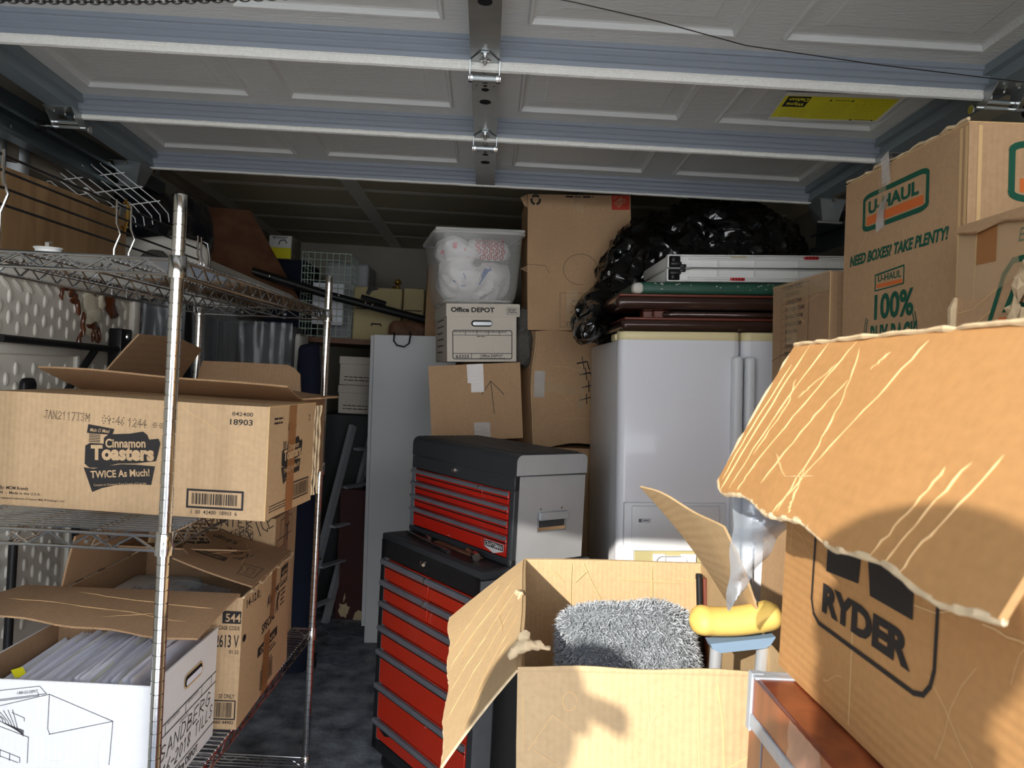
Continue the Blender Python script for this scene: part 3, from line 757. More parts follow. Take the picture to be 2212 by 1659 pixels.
for zi, z in enumerate((.105, .565, 1.150, 1.690)):
    x0, x1, y0, y1 = -SW, 0, 0, SL
    rimm = MB()
    for dz in (0, -.029):
        for a, b in (((x0+.012, y0, z+dz), (x1-.012, y0, z+dz)), ((x0+.012, y1, z+dz), (x1-.012, y1, z+dz)), ((x0, y0+.012, z+dz), (x0, y1-.012, z+dz)), ((x1, y0+.012, z+dz), (x1, y1-.012, z+dz))):
            rimm.tube([a, b], .0034, 8)
    rim = rimm.obj('shelf', 'wire', sh, True)
    MB().tube(zig(Vector((x0+.02, y0, z-.002)), Vector((x1-.02, y0, z-.002)), .025, 5), .0027, 6).obj('end_truss', 'wire', rim, True); MB().tube(zig(Vector((x0+.02, y1, z-.002)), Vector((x1-.02, y1, z-.002)), .025, 5), .0027, 6).obj('end_truss', 'wire', rim, True)
    MB().tube(zig(Vector((x1, y0+.02, z-.002)), Vector((x1, y1-.02, z-.002)), .025, 17), .0027, 6).obj('side_truss', 'wire', rim, True); MB().tube(zig(Vector((x0, y0+.02, z-.002)), Vector((x0, y1-.02, z-.002)), .025, 17), .0027, 6).obj('side_truss', 'wire', rim, True)
    mid = MB()
    for mx in (-.150, -.302):
        mid.tube([(mx, y0+.002, z-.003), (mx, y1-.002, z-.003)], .0026, 6).tube([(mx, y0+.002, z-.031), (mx, y1-.002, z-.031)], .0026, 6).tube(zig(Vector((mx, y0+.01, z-.004)), Vector((mx, y1-.01, z-.004)), .025, 16), .0022, 6)
        for yy in (y0-.002, y1+.002): mid.tube([(mx, yy-.004, z-.017), (mx, yy+.004, z-.017)], .0045, 8)
    mid.obj('support_truss', 'wire', rim, True)
    deck = MB(); yy = .022
    while yy < SL-.01:
        deck.tube([(x0-.003, yy, z+.0042), (x1+.003, yy, z+.0042)], .0021, 6); yy += .0205
    deck.obj('wire_deck', 'wire', rim, True)['kind'] = 'stuff'
    for (x, y) in ((0, 0), (0, SL), (-SW, 0), (-SW, SL)):
        m = Matrix.Translation((x, y, z-.037))
        c = MB().lathe([(.0140, 0), (.0175, .001), (.0178, .004), (.0165, .043), (.0150, .045), (.0130, .045)], 20, m).obj('collar', 'chrome', rim, True)
# back ledge of the top shelf: four rails on bent uprights
lg = MB()
for dz in (.120, .156, .192, .226): lg.tube([(-SW-.004, .02, 1.69+dz), (-SW-.004, SL-.02, 1.69+dz)], .0032, 8)
lg = lg.obj('side_ledge', 'black_wire', sh, True)
for yy in (.150, .62, .70, SL-.02, SL-.05):
    MB().tube([(-SW+.001, yy, 1.662), (-SW+.001, yy, 1.79), (-SW-.004+.02, yy, 1.83), (-SW+.004, yy, 1.86), (-SW+.002, yy, 1.925)], .0034, 8).obj('ledge_upright', 'chrome', lg, True)
MB().tube([(-SW-.004, SL-.02, 1.69+.226), (-SW+.02, SL-.008, 1.69+.215), (-SW+.03, SL-.004, 1.69+.16), (-SW+.02, SL-.006, 1.69+.06), (-SW, SL-.01, 1.69+.01)], .0032, 8).obj('ledge_end', 'wire', lg, True)

# ================================================================ cereal carton on the middle shelf
c = Carton('cereal_carton', 'long cardboard cereal carton with black toaster cereal print on the middle wire shelf', 'carton', (-.768, 1.851, 1.157), -6, (.645, .30, .248), 'kraft_side', 4, .003)
p = c.pr('front')
u0 = .645   # u from left
p.text('042400', .610, .2255, .0085, .046, .004, align='R').text('18903', .610, .206, .0125, .050, .012, align='R')
p.text('4 oz', .005, .205, .009, .03, .012, align='L').text('gs', .012, .195, .008, bold=.012)
p.obj('case_code', 'ink', c.root)
p = c.pr('front'); p.hand('JAN2117T3M', .138, .194, .016, .48, .0021, -1.0, .40, dots=True).hand('09:46', .272, .190, .016, .49, .0021, -1.0, .35, dots=True).hand('1244', .331, .188, .016, .49, .0021, -1.0, .4, dots=True).hand('**', .387, .187, .014, .7, .0021, -1.0, .5, dots=True)
p.obj('date_stamp', 'ink_soft', c.root)
p = c.pr('front'); p.barcode(.4730, .0225, .5950, .0600, 3, .0045); p.text('1  00  42400  18903  6', .482, .0085, .0085, .102, .004); p.obj('barcode', 'ink', c.root)
p = c.pr('front')
p.poly([(.239, .167), (.241, .186), (.301, .179), (.297, .166)]); p.obj('brand_flag', 'ink', c.root)
c.pr('front', .0018).text('Malt O Meal', .246, .1705, .0078, .045, .008, .2, -1).obj('brand_name', 'kraft_side', c.root)
p = c.pr('front')
def logo(p, ou, ov, S, z=0, part='dark'):
    A = lambda x, y: (ou+x*S, ov+y*S)
    if part == 'dark':
        p.poly([A(*q) for q in ((-.01, .46), (-.015, .66), (.05, .70), (.24, .70), (.24, .78), (.30, .83), (.60, .86), (.78, .90), (.84, .86), (.87, .80), (1.0, .82), (1.03, .76), (1.0, .60), (.98, .52), (.70, .47), (.45, .45), (.22, .38), (.06, .37), (-.01, .42))])
        p.poly([A(*q) for q in ((-.02, .37), (.12, .36), (.30, .41), (.50, .445), (.70, .455), (.97, .45), (.93, .20), (.70, .195), (.45, .165), (.25, .11), (.12, .05))])
        for i in range(6): p.rect(*A(.03, .715+i*.022), *A(.19, .725+i*.022))
    else:
        p.text('Cinnamon', *A(.27, .655), .115*S, .56*S, .028, rot=4, z=z)
        p.text('Toasters', *A(.075, .487), .185*S, .88*S, .05, rot=3, z=z)
        p.text('TWICE As Much!', *A(.09, .235), .095*S, .82*S, .022, rot=6, z=z)
        p.text('Compare to Cinnamon Toast Crunch  12.2 oz size', *A(.14, .130), .03*S, .73*S, .004, rot=6, z=z)
logo(p, .2395, .0320, .1625); p.obj('logo_shape', 'ink', c.root)
p = c.pr('front', .0020); logo(p, .2395, .0320, .1625, 0, 'light'); p.obj('logo_lettering', 'kraft_side', c.root)
p = c.pr('front'); p.text('Distributed By: MOM Brands', .0, .0345, .0072, .112, .008).text('MN 55044  -  Made in the U.S.A.', .012, .0245, .0058, .13, .004).text('Toast Crunch is a registered trademark of General Mills IP Holdings I, LLC', .0, .0135, .0045, .198, .003)
p.obj('maker_lines', 'ink', c.root)
p = c.pr('right'); logo(p, .085, .060, .125); p.poly([(.115, .190), (.118, .208), (.168, .201), (.164, .187)]); p.barcode(.16, .022, .27, .062, 5, .003)
p.obj('logo_shape', 'ink', c.root)
p = c.pr('right', .002); logo(p, .085, .060, .125, 0, 'light'); p.obj('logo_lettering', 'kraft_side', c.root)
p = c.pr('right'); p.lines(.02, .012, .14, .03, 3, .002, 3).lines(.03, .205, .09, .225, 2, .004, 5).text('042', .25, .215, .006).text('189', .25, .205, .006); p.obj('small_print', 'ink', c.root)
c.tape('right', .118, 0, .165, .248, 'tape_brown')
p = c.pr('top', .001); rr = random.Random(4)
for k in range(16):
    x = .1+k*.033; p.stroke([(x, .03+rr.uniform(0, .02)), (x+.012, .05+rr.uniform(0, .02)), (x+.022, .035+rr.uniform(0, .02)), (x+.03, .05)], .0014)
p.obj('pen_scribble', 'ink_pen', c.root)
c.scuffs('front', 5, 2, 'crease', .0012); c.edge_wear(['fr', 'tr'], 'crease', .003)
c.seam('x', .5)

# open carton behind it
c2 = Carton('open_carton', 'open brown carton with raised flaps behind the long cereal carton', 'carton', (-.778, 2.285, 1.157), -2, (.496, .50, .240), 'kraft_d', 9, .004, open=True)
f = Flap(c2, 'front', .19, lambda q: 11+5*(1-q), 4, s0=.0, s1=1.13, taper=(-.05, -.02), lenfn=lambda q: 1+.05*math.sin(q*9), name='flap', lift=.006)
mb = MB(); zz = []
for i in range(221):
    q = i/220; zz.append(f.pos(q, 1, (.0016 if i % 2 else -.0016))+Vector((0, -.0006, 0)))
mb.tube(zz, .0005, 4)
mb.obj('corrugation', 'crease', f.o)
Flap(c2, 'left', .185, 120, 5, taper=(.0, .1), lenfn=lambda q: 1-.35*max(0, .45-q), label='left flap raised and leaning out', lift=.004)
Flap(c2, 'back', .095, 80, -8, s0=.16, s1=.86, taper=(.02, .02), lenfn=lambda q: 1-.5*max(0, .10-q)*6, lift=.004)
Flap(c2, 'right', .125, 6, 0, s0=.02, s1=.98, taper=(.05, .12), lenfn=lambda q: .25+.75*(1-abs(q-.25)), lift=.004)
Flap(c2, 'right', .20, 176, -6, s0=.05, s1=.9, taper=(.05, .05), lift=.008, label='flap folded inward over the box')
mb = MB()
for k in range(3):
    pts = []; rr = random.Random(k)
    for i in range(15):
        pts.append((.322+k*.003, .150+k*.014+rr.uniform(-.004, .004), .240-.228*i/14))
    mb.tube(pts, [.002+.0025*abs(math.sin(i*2.1+k)) for i in range(15)], 5)
mb.obj('torn_edge', 'torn', c.root)['kind'] = 'stuff'
# odds and ends in the open carton
def glass_lid(x, y, z, r, rx, ry, label):
    t = thing('glass_lid', label, 'lid', (x, y, z), 0, rot=(R(rx), R(ry), 0))
    MB().lathe([(r*.98, 0), (r, .002), (r*.97, .005), (r*.6, .015), (r*.2, .020), (.004, .021)], 24).obj('dish', 'glass', t, True)
    MB().tube([(r*math.cos(a), r*math.sin(a), .001) for a in [2*math.pi*i/24 for i in range(24)]], .0022, 6, True).obj('rim', 'bolt', t, True)
    MB().lathe([(.006, .02), (.007, .028), (.014, .034), (.014, .042), (.008, .046)], 14).obj('knob', 'peg', t, True)
MB_ = None
c3 = thing('packing_paper', 'crumpled brown paper filling the open carton behind the cereal box', 'paper', (-.755, 2.265, 1.162), -2)
MB().grid(lambda u, v: wv(Vector((-.21+.42*u, -.235+.47*v, .175+.03*math.sin(u*9)*math.cos(v*7))), 14, .02, 3), 24, 24).obj('paper_heap', 'kraft_d', c3)
glass_lid(-.850, 2.33, 1.372, .050, 20, -8, 'clear glass lid with steel rim at left in the open brown carton')
glass_lid(-.648, 2.30, 1.356, .034, 28, 22, 'small tilted glass lid at right in the open brown carton')
t = thing('wooden_peg', 'short turned wooden peg upright between the two glass lids', 'peg', (-.765, 2.28, 1.345))
MB().lathe([(.008, 0), (.009, .02), (.0065, .035), (.0095, .052), (.009, .062), (.004, .067)], 12).obj('shaft', 'peg', t, True)
MB().tube([(-.045, .02, .012), (-.006, 0, .018)], [.007, .006], 8).obj('cross_arm', 'peg', t, True)
t = MB().add([(-.70, 2.20, 1.372), (-.60, 2.21, 1.366), (-.66, 2.19, 1.392)], [(0, 1, 2), (2, 1, 0)]).box(-.70, -.60, 2.205, 2.2065, 1.362, 1.368).obj('green_card', 'green_m')
tag(t, 'scrap of green card poking out of the open brown carton', 'card')

# ================================================================ white file box with papers on the lower shelf
fb = Carton('file_box', 'white cardboard file box packed with papers on the lower shelf at bottom left', 'box', (-.832, 1.742, .5705), -1, (.394, .36, .268), 'white_board', 12, .003, open=True, inner='kraft_d')
p = fb.pr('front')
def W_(px, py):   # photograph-like sketch coordinates of the printed box picture -> face metres
    return (.394-(330-px)*.001005, .268-(py-1485+(px-165)*-.02)*.00094)
S_ = lambda *pts: p.stroke([W_(*q) for q in pts], .0011)
S_((0, 1510), (108, 1494), (122, 1510), (0, 1530)); S_((0, 1512), (0, 1528)); S_((105, 1508), (107, 1515), (0, 1533))
S_((0, 1547), (128, 1511), (127, 1585), (132, 1597)); S_((128, 1511), (257, 1565), (130, 1597)); S_((257, 1565), (252, 1659)); S_((0, 1570), (90, 1604)); S_((90, 1604), (90, 1659))
for k in range(7): S_((2+k*9, 1552+k*-1), (30+k*6, 1562+k*3), (33+k*6, 1572+k*3), (80, 1590+k*2))
S_((55, 1552), (80, 1563), (80, 1570)); S_((0, 1618), (75, 1648), (75, 1659)); S_((0, 1632), (72, 1659)); S_((15, 1625), (15, 1640)); S_((36, 1632), (36, 1650)); S_((55, 1640), (55, 1655))
p.obj('printed_box_picture', 'ink', fb.root)
p = fb.pr('front'); p.text('DEPOT', *W_(2, 1527), .006, .014, .006, rot=8).text('1-800-GO-DEPOT', *W_(64, 1513), .006, .042, .006, rot=8); p.obj('box_picture_lettering', 'ink', fb.root)
p = fb.pr('right')
for a in ((.0, .160, .36, .160), (.0, .135, .36, .135)): p.stroke([a[:2], a[2:]], .0022)
for x in (.075, .18, .27, .33): p.stroke([(x, .135), (x, .160)], .002)
p.text('NO.', .01, .150, .006, bold=.004).text('BOX LOCATION', .085, .152, .006, .06, .004).text('DESTROY DATE', .19, .152, .006, .06, .004).text('CONTENTS', .15, .124, .006, .045, .004)
p.text('Office DEPOT', .13, .012, .016, .13, .022); p.stroke([(0, .034), (.36, .034)], .002); p.obj('printed_form', 'ink', fb.root)
p = fb.pr('right'); p.hand('SANDBERG', .05, .083, .032, .85, .0028, 2, .3, wob=.05, slant=.25).hand('2016-2018 TILLS', .02, .040, .028, .6, .0028, 3, .3, wob=.05, slant=.25); p.obj('marker_writing', 'ink_pen', fb.root)
p = fb.pr('right', .0014); p.poly(rrect(.165, .193, .265, .222, .013)); ho = p.obj('hand_hole', 'hole', fb.root)
p = fb.pr('right', .0018); p.stroke(rrect(.165, .193, .265, .222, .013), .004, True); p.obj('hole_edge', 'crease', fb.root)
p = fb.pr('right', .0020); p.poly(rrect(.175, .196, .262, .211, .007)); p.obj('folder_seen_through_hole', 'paper', fb.root)
fb.edge_wear(['fr', 'tf', 'tr'], 'white_board', .003); fb.scuffs('front', 4, 7, 'white_board2', .001)
# the papers: upright sheets leaning back to front, individually
rr = random.Random(21); sheet0 = []
def sheet_mesh(k):
    w = .335; h = .262; r = random.Random(k)
    b = r.uniform(.004, .014); tilt = r.uniform(-.01, .012)
    return MB().grid(lambda u, v: Vector((-w/2+w*u, b*math.sin(u*math.pi)*v+.002*math.sin(u*9+k), h*v+tilt*(u-.5)*v)), 8, 4).grid(lambda u, v: Vector((-w/2+w*u, b*math.sin(u*math.pi)*v+.002*math.sin(u*9+k)+.0022, h*v+tilt*(u-.5)*v)), 8, 4, True)
for k in range(6):
    o = sheet_mesh(k).obj('paper_bundle', 'paper' if k not in (2,) else 'paper_y', None); sheet0.append(o)
for k in range(56):
    o = sheet0[k] if k < 6 else sheet0[k % 6].copy()
    if k >= 6: COL.objects.link(o)
    # pages run front to back, stacked from left to right, leaning to the left
    x = -.845+.185*k/55
    o.location = (x, 1.742+rr.uniform(-.006, .006), .578+rr.uniform(-.004, .010)); o.rotation_euler = (-R(34-32*k/55+rr.uniform(-2.5, 2.5)), 0, R(90+rr.uniform(-2, 2)))
    if 52 < k: o.location.z -= .02
    tag(o, 'white paper sheet standing in the packed file box at bottom left', 'paper', 'papers in the white file box')
o = MB().grid(lambda u, v: Vector((-.15+.30*u, .004*math.sin(u*6), .255*v)), 8, 3).grid(lambda u, v: Vector((-.15+.30*u, .004*math.sin(u*6)+.002, .255*v)), 8, 3, True).obj('manila_folder', 'kraft', None)
o.location = (-.70, 1.75, .577); o.rotation_euler = (R(-28), 0, R(91)); tag(o, 'tan folder sticking up between the white papers in the file box', 'folder')
o = MB().box(-.012, .012, 0, .001, 0, .022).obj('index_tab', 'label_y', None); o.location = (-.955, 1.66, .805); o.rotation_euler = (R(-50), 0, R(60)); tag(o, 'small yellow index tab between the papers in the file box', 'tab')

# ================================================================ second carton on the lower shelf (open, cereal print)
sk = Carton('cereal_case', 'open brown cereal case with torn flaps behind the white file box', 'carton', (-.806, 2.185, .5705), 0, (.448, .48, .335), 'kraft_side', 15, .005, open=True, inner='kraft_d')
p = sk.pr('right')
p.text('14-12.0', .03, .298, .022, .10, .012).text('OZ', .135, .305, .008, .012, .004).text('PKG', .135, .293, .008, .014, .004)
p.text('SPECIAL', .175, .182, .026, .135, .02, rot=3).text('K', .315, .200, .055, .045, .02, .4)
p.text('Kelloggs', .215, .245, .028, .13, .018, .35, 8)
p.rect(.15, .125, .35, .152, n=6); p.lines(.21, .096, .345, .118, 2, .004, 5); p.barcode(.19, .022, .31, .072, 8, .003); p.text('20000 31440 00', .20, .078, .008, .10)
p.border(.355, .265, .435, .318, .003); p.rect(.358, .29, .432, .315); p.text('CODE 44', .36, .268, .010, .07, .006); p.lines(.37, .20, .42, .255, 4, .005, 4)
p.obj('printed_panel', 'ink', sk.root)
p = sk.pr('right', .0018); p.text('ORIGINAL', .17, .131, .014, .16, .01); p.text('4544', .362, .295, .015, .066, .012); p.obj('reversed_lettering', 'kraft_side', sk.root)
sk.tape('right', .205, 0, .265, .17, 'tape_brown'); sk.tape('right', .25, .20, .30, .335, 'tape_brown')
p = sk.pr('front'); p.rect(.40, .268, .446, .30); p.text('CASE CODE', .392, .252, .010, .052, .006).text('2613 V', .385, .208, .032, .058, .012).text('01.22', .42, .192, .009, .024, .006).text('SE ONLY', .40, .078, .011, .04, .006); p.barcode(.375, .026, .442, .072, 9, .003); p.text('38000 44902', .38, .014, .008, .06)
p.obj('case_code', 'ink', sk.root)
p = sk.pr('front', .0018); p.text('544', .408, .273, .021, .037, .014); p.obj('reversed_lettering', 'kraft_side', sk.root)
p = sk.pr('right', .002); p.poly(ell(.02, .225, .013, .009, 12)); p.obj('tear_hole', 'hole', sk.root)
f = Flap(sk, 'front', .225, lambda q: -7+13*(1-q), -8, s0=-.20, s1=.985, taper=(-.06, .06), lenfn=lambda q: 1-.12*max(0, q-.7)+.03*math.sin(q*17), m='kraft_d', lift=.008)
f.creases([[(.3, .2), (.6, .35), (.95, .4)], [(.1, .55), (.5, .6), (.9, .7)], [(.55, .8), (.75, .6)]], .0018)
mb = MB(); zz = [f.pos(i/160, 1, (.002 if i % 2 else -.002))+Vector((0, -.0008, 0)) for i in range(161)]; mb.tube(zz, .0006, 4); mb.obj('corrugation', 'crease', f.o)
fbk = Flap(sk, 'back', .24, 172, -6, s0=.22, s1=1.0, taper=(.0, .02), m='kraft_d', lift=.012)
pp = fbk.print_on(0, 0, 1, 1, -1)
pp.mb = MB(); pp.rect(.40, .20, .62, .32); pp.text('KX', .36, .40, .22, .12, .02).text('CIAL', .53, .42, .16, .2, .02); pp.text('Kelloggs', .60, .66, .14, .24, .02, .3); pp.text('38000', .74, .86, .10, .16, .015)
pp.border(.08, .16, .26, .52, .008); pp.border(.13, .22, .20, .46, .006)
pp.obj('flap_print', 'ink_soft', fbk.o)
pp = fbk.print_on(0, 0, 1, 1, -1); pp.text('ORIGINAL', .42, .225, .07, .18, .012, z=.0006); pp.obj('flap_lettering', 'kraft_d', fbk.o)
f = fr_ = Flap(sk, 'right', .235, 170, -6, s0=.15, s1=1, taper=(.12, .0), lenfn=lambda q: 1-.1*math.sin(q*13), m='kraft_d', lift=.006)
f.creases([[(.2, .2), (.5, .4), (.9, .5)], [(.3, .7), (.7, .6)]], .0016, -1)
class TurnedPrint(Print):     # reads from right to left when seen from the front: the flap lies upside down
    def __init__(p): p.mb = MB(); p.w = None
    def _put(p, vs, fs, z=0):
        p.mb.add([fr_.pos(1-y, x, -fr_.t/2-.0009-z) for x, y in vs], fs); return p
pp = TurnedPrint(); pp.rect(.50, .60, .86, .70, n=4); pp.text('CIAL', .52, .36, .12, .24, .02); pp.text('K', .36, .38, .20, .12, .02, .3); pp.text('Kelloggs', .60, .14, .10, .30, .012, .3)
pp.border(.08, .62, .30, .86, .008); pp.border(.14, .68, .22, .82, .006); pp.obj('flap_print', 'ink_soft', fr_.o)
pp = TurnedPrint(); pp.text('ORIGINAL', .54, .625, .05, .28, .012, z=.0006); pp.obj('flap_lettering', 'kraft_d', fr_.o)
Flap(sk, 'left', .13, 97, 6, s0=.0, s1=1, taper=(.04, .02), m='kraft_d', lift=.004)
mb = MB(); rr = random.Random(5)
mb.tube([(.224+rr.uniform(-.002, .004), -.24+.48*i/30, .333+rr.uniform(-.004, .006)) for i in range(31)], .0035, 5); mb.obj('torn_edge', 'torn', sk.root)
t = MB().rbox(-1.005, -.80, 1.975, 2.30, .585, .86, .02, 2).obj('plastic_canister', 'offwhite', None, True); tag(t, 'off-white plastic tub inside the open cereal case', 'tub')
t = MB().grid(lambda u, v: wv(Vector((-.93+.26*u, 1.965+.16*v, .868+.02*math.sin(u*3))), 18, .014, 8)+Vector((0, 0, .006*abs(math.sin(u*40)*math.sin(v*28)))), 40, 26).obj('bubble_wrap', 'film', None, True); tag(t, 'crumpled clear bubble wrap on the tub in the open cereal case', 'wrap')

# third carton at the far end of the lower shelf
of = Carton('office_carton', 'brown carton with scrawled marker writing at the far end of the lower shelf', 'carton', (-.865, 2.585, .5705), 0, (.445, .27, .435), 'kraft_side', 18, .004)
p = of.pr('front'); p.lines(.10, .345, .275, .415, 6, .006, 9, .1); p.text('MYTILE CREEK, MICHIGAN', .20, .333, .009, .13, .004)
for i in range(5):
    a = i/4; p.stroke([(.295+.05*a, .335+.02*a), (.295+.05*a, .385+.02*a)], .0016); p.stroke([(.295, .335+.05*a), (.345, .355+.05*a)], .0016)
    p.stroke([(.345+.03*a, .355-.012*a), (.345+.03*a, .405-.012*a)], .0016); p.stroke([(.345, .355+.05*a), (.375, .343+.05*a)], .0016); p.stroke([(.295+.05*a, .385+.02*a), (.325+.05*a, .373+.02*a)], .0016)
p.obj('printed_panel', 'ink_soft', of.root)
p = of.pr('front'); p.hand('LARGE', .10, .315, .03, .9, .003, 6, .3, wob=.06).hand('OFFICE', .335, .325, .045, .45, .003, 40, .2, wob=.06, slant=.3).hand('PRINTER', .20, .405, .028, .7, .003, 0, .3, wob=.06).hand('S', .255, .345, .05, .9, .003).hand('A', .285, .325, .06, .7, .003)
p.obj('marker_writing', 'ink_pen', of.root)
p = of.pr('right'); p.border(.06, .36, .20, .42, .003); p.border(.02, .33, .11, .36, .003); p.text('T', .12, .34, .06, .05, .02); p.lines(.05, .1, .22, .28, 5, .006, 3); p.obj('printed_panel', 'ink_soft', of.root)
of.tape('right', .11, 0, .16, .435, 'tape_brown'); of.seam('x')
Flap(of, 'left', .12, 70, 0, m='kraft_d')
# ================================================================ along the left wall
def remesh(mb, voxel, smooth=2):
    me = bpy.data.meshes.new('r'); me.from_pydata([tuple(v) for v in mb.v], [], mb.f); me.update()
    o = bpy.data.objects.new('r', me); COL.objects.link(o)
    md = o.modifiers.new('r', 'REMESH'); md.mode = 'VOXEL'; md.voxel_size = voxel
    if smooth:
        ms = o.modifiers.new('s', 'SMOOTH'); ms.iterations = smooth; ms.factor = .5
    bpy.context.view_layer.update()
    e = o.evaluated_get(bpy.context.evaluated_depsgraph_get()); m2 = e.to_mesh()
    out = MB(); out.v = [v.co.copy() for v in m2.vertices]; out.f = [tuple(p.vertices) for p in m2.polygons]
    e.to_mesh_clear(); bpy.data.objects.remove(o); bpy.data.meshes.remove(me)
    return out
def ridged(mb, amp, freq, seed, stretch=(1, 1, 1), axis=None):
    """crumple: ridged noise along the outward direction"""
    c = sum(mb.v, Vector())/len(mb.v); out = []
    for v in mb.v:
        q = Vector((v.x*stretch[0], v.y*stretch[1], v.z*stretch[2]))*freq+Vector((seed, seed*2, seed*3))
        n = (1-abs(noise.noise(q))*2.2)+.45*(1-abs(noise.noise(q*2.3))*2.2)
        d = (v-c).normalized() if axis is None else Vector(axis)
        out.append(v+d*amp*n)
    mb.v = out; return mb

ft = thing('folding_table', 'white moulded plastic folding table with dimpled underside standing on end by left wall', 'table', (-1.45, 2.75, 0))
T0, T1 = -.45, .455
mb = MB().rbox(-.035, -.004, T0, T1, .012, 1.765, .012, 2)
mb.obj('tabletop', 'dim', ft, True)
MB().rbox(-.006, .022, T1-.055, T1, .012, 1.765, .010, 2).obj('table_rim', 'dim', ft, True)
MB().rbox(-.006, .022, T0, T1-.05, 1.715, 1.765, .010, 2).obj('table_rim', 'dim', ft, True)
MB().rbox(-.006, .012, T0, .02, 1.485, 1.515, .007, 2).obj('cross_rib', 'dim', ft, True)
MB().rbox(-.006, .012, .0, .03, .5, 1.49, .007, 2).obj('cross_rib', 'dim', ft, True)
dm = MB()
for i in range(18):
    for j in range(18):
        y = T0+.03+i*.0465; z = .62+j*.063+(.031 if i % 2 else 0)
        if z > 1.69 or abs(z-1.50) < .04 or (y > -.03 and z < 1.48 and y < .06): continue
        dm.sphere((-.004, y, z), .009, .0105, .022, 8, 6)
dm.obj('dimple', 'dim', ft, True)['kind'] = 'stuff'
rib = MB()
for i in range(14): rib.tube([(-.004, T0+.03+i*.058, 1.712), (-.001, T0+.05+i*.058, 1.695), (-.004, T0+.078+i*.058, 1.68)], [.006, .009, .004], 8)
rib.obj('moulded_fold', 'dim', ft, True)['kind'] = 'stuff'
for n_, pts, r in (('leg', [(.035, T0-.02, 1.53), (.035, .27, 1.518)], .0125), ('leg', [(.035, .07, 1.51), (.03, -.10, 1.36), (.03, -.13, 1.2)], .0125), ('leg', [(.04, -.37, .92), (.04, -.385, .1)], .013), ('leg', [(.04, -.03, .95), (.04, .06, .55)], .013), ('leg', [(.04, .17, 1.0), (.045, .19, .3)], .013)):
    MB().tube(pts, r, 10).obj(n_, 'black_pl', ft, True)
MB().rbox(.0, .05, .235, .325, 1.25, 1.60, .006, 2).obj('leg_bracket', 'black_pl', ft, True)
MB().lathe([(.0, 0), (.012, .001), (.010, .006), (.003, .008)], 10, Matrix.Translation((.05, .28, 1.57)) @ Matrix.Rotation(math.pi/2, 4, 'Y')).obj('screw', 'bolt', ft)
MB().rbox(.0, .03, -.325, -.255, 1.28, 1.412, .02, 3).obj('leg_clip', 'black_pl', ft, True)
def blob(pts, x, th, seed, n=3):
    mb = MB()
    for k, (y, z, ry, rz_) in enumerate(pts): mb.sphere((x, y, z), th, ry, rz_, 12, 8)
    return mb.warp(lambda v: wv(v, 30, .008, seed))
# stains and glue runs (world y,z relative to the table origin)
st = [(-.13, 1.735, .022, .012), (-.09, 1.722, .030, .016), (-.05, 1.71, .026, .022), (-.02, 1.685, .018, .02), (.00, 1.655, .010, .03), (.03, 1.60, .006, .05), (.225, 1.70, .04, .055), (.25, 1.665, .045, .03), (.215, 1.735, .03, .018), (.11, 1.60, .05, .018), (.10, 1.57, .006, .03), (.13, 1.565, .006, .025), (.155, 1.57, .006, .03), (-.11, 1.70, .008, .03), (.02, 1.53, .009, .05)]
blob(st, .006, .008, 3).obj('brown_stain', 'rust', ft, True)['kind'] = 'stuff'
blob([(.09, 1.68, .055, .04), (.12, 1.64, .06, .035), (.10, 1.60, .045, .04), (.16, 1.69, .03, .03), (.07, 1.72, .04, .02)], .004, .008, 5).obj('glue_run', 'glue', ft, True)['kind'] = 'stuff'

ob = MB().add([], [])
m = frame((-1.425, 1.98, 1.769), (0, 1, 0.005), (0, 0, 1))
ob.prism([(0, 0), (1.02, 0), (1.02, .268), (0, .243)], .018, m)
t = thing('wood_grain_board', 'long oak-grained board on top of the white table behind the shelf ledge', 'board', (0, 0, 0))
ob.obj('board', 'oakboard', t)
MB().rbox(-1.408, -1.404, 2.935, 2.965, 2.02, 2.062, .0015, 1).obj('corner_plate', 'galv', t)
MB().tube([(-1.402, 2.955, 2.068), (-1.394, 2.955, 2.085), (-1.386, 2.96, 2.06), (-1.388, 2.962, 2.005), (-1.396, 2.955, 1.96), (-1.402, 2.95, 1.985)], .006, 8).obj('hook', 'brass', t, True)
MB().lathe([(.004, 0), (.012, .004), (.010, .014), (.0, .018)], 12, Matrix.Translation((-1.416, 2.70, 2.055)) @ Matrix.Rotation(R(70), 4, 'Y')).obj('knob', 'whitewire', t, True)

rk = thing('dish_rack', 'white wire rack lying tilted above the oak-grained board', 'rack', (-1.55, 2.66, 2.10))
rk.location = (-1.65, 2.86, 2.135)
U_, V_ = Vector((.165, .10, -.13)), Vector((.026, .012, .0085)); N_k = U_.cross(V_).normalized()*.03
for k in range(9):
    b0 = V_*k
    MB().tube([b0-U_*.1+N_k, b0-U_*.06, b0, b0+U_*.82, b0+U_*.95+Vector((.01, 0, -.02)), b0+U_*.97+Vector((.012, 0, -.05))], .0021, 5).obj('rack_wire', 'whitewire', rk, True)
for q in (.12, .45, .78): MB().tube([U_*q-V_*.4+N_k*.08, U_*q+V_*8.4+N_k*.08], .0022, 5).obj('rack_rail', 'whitewire', rk, True)

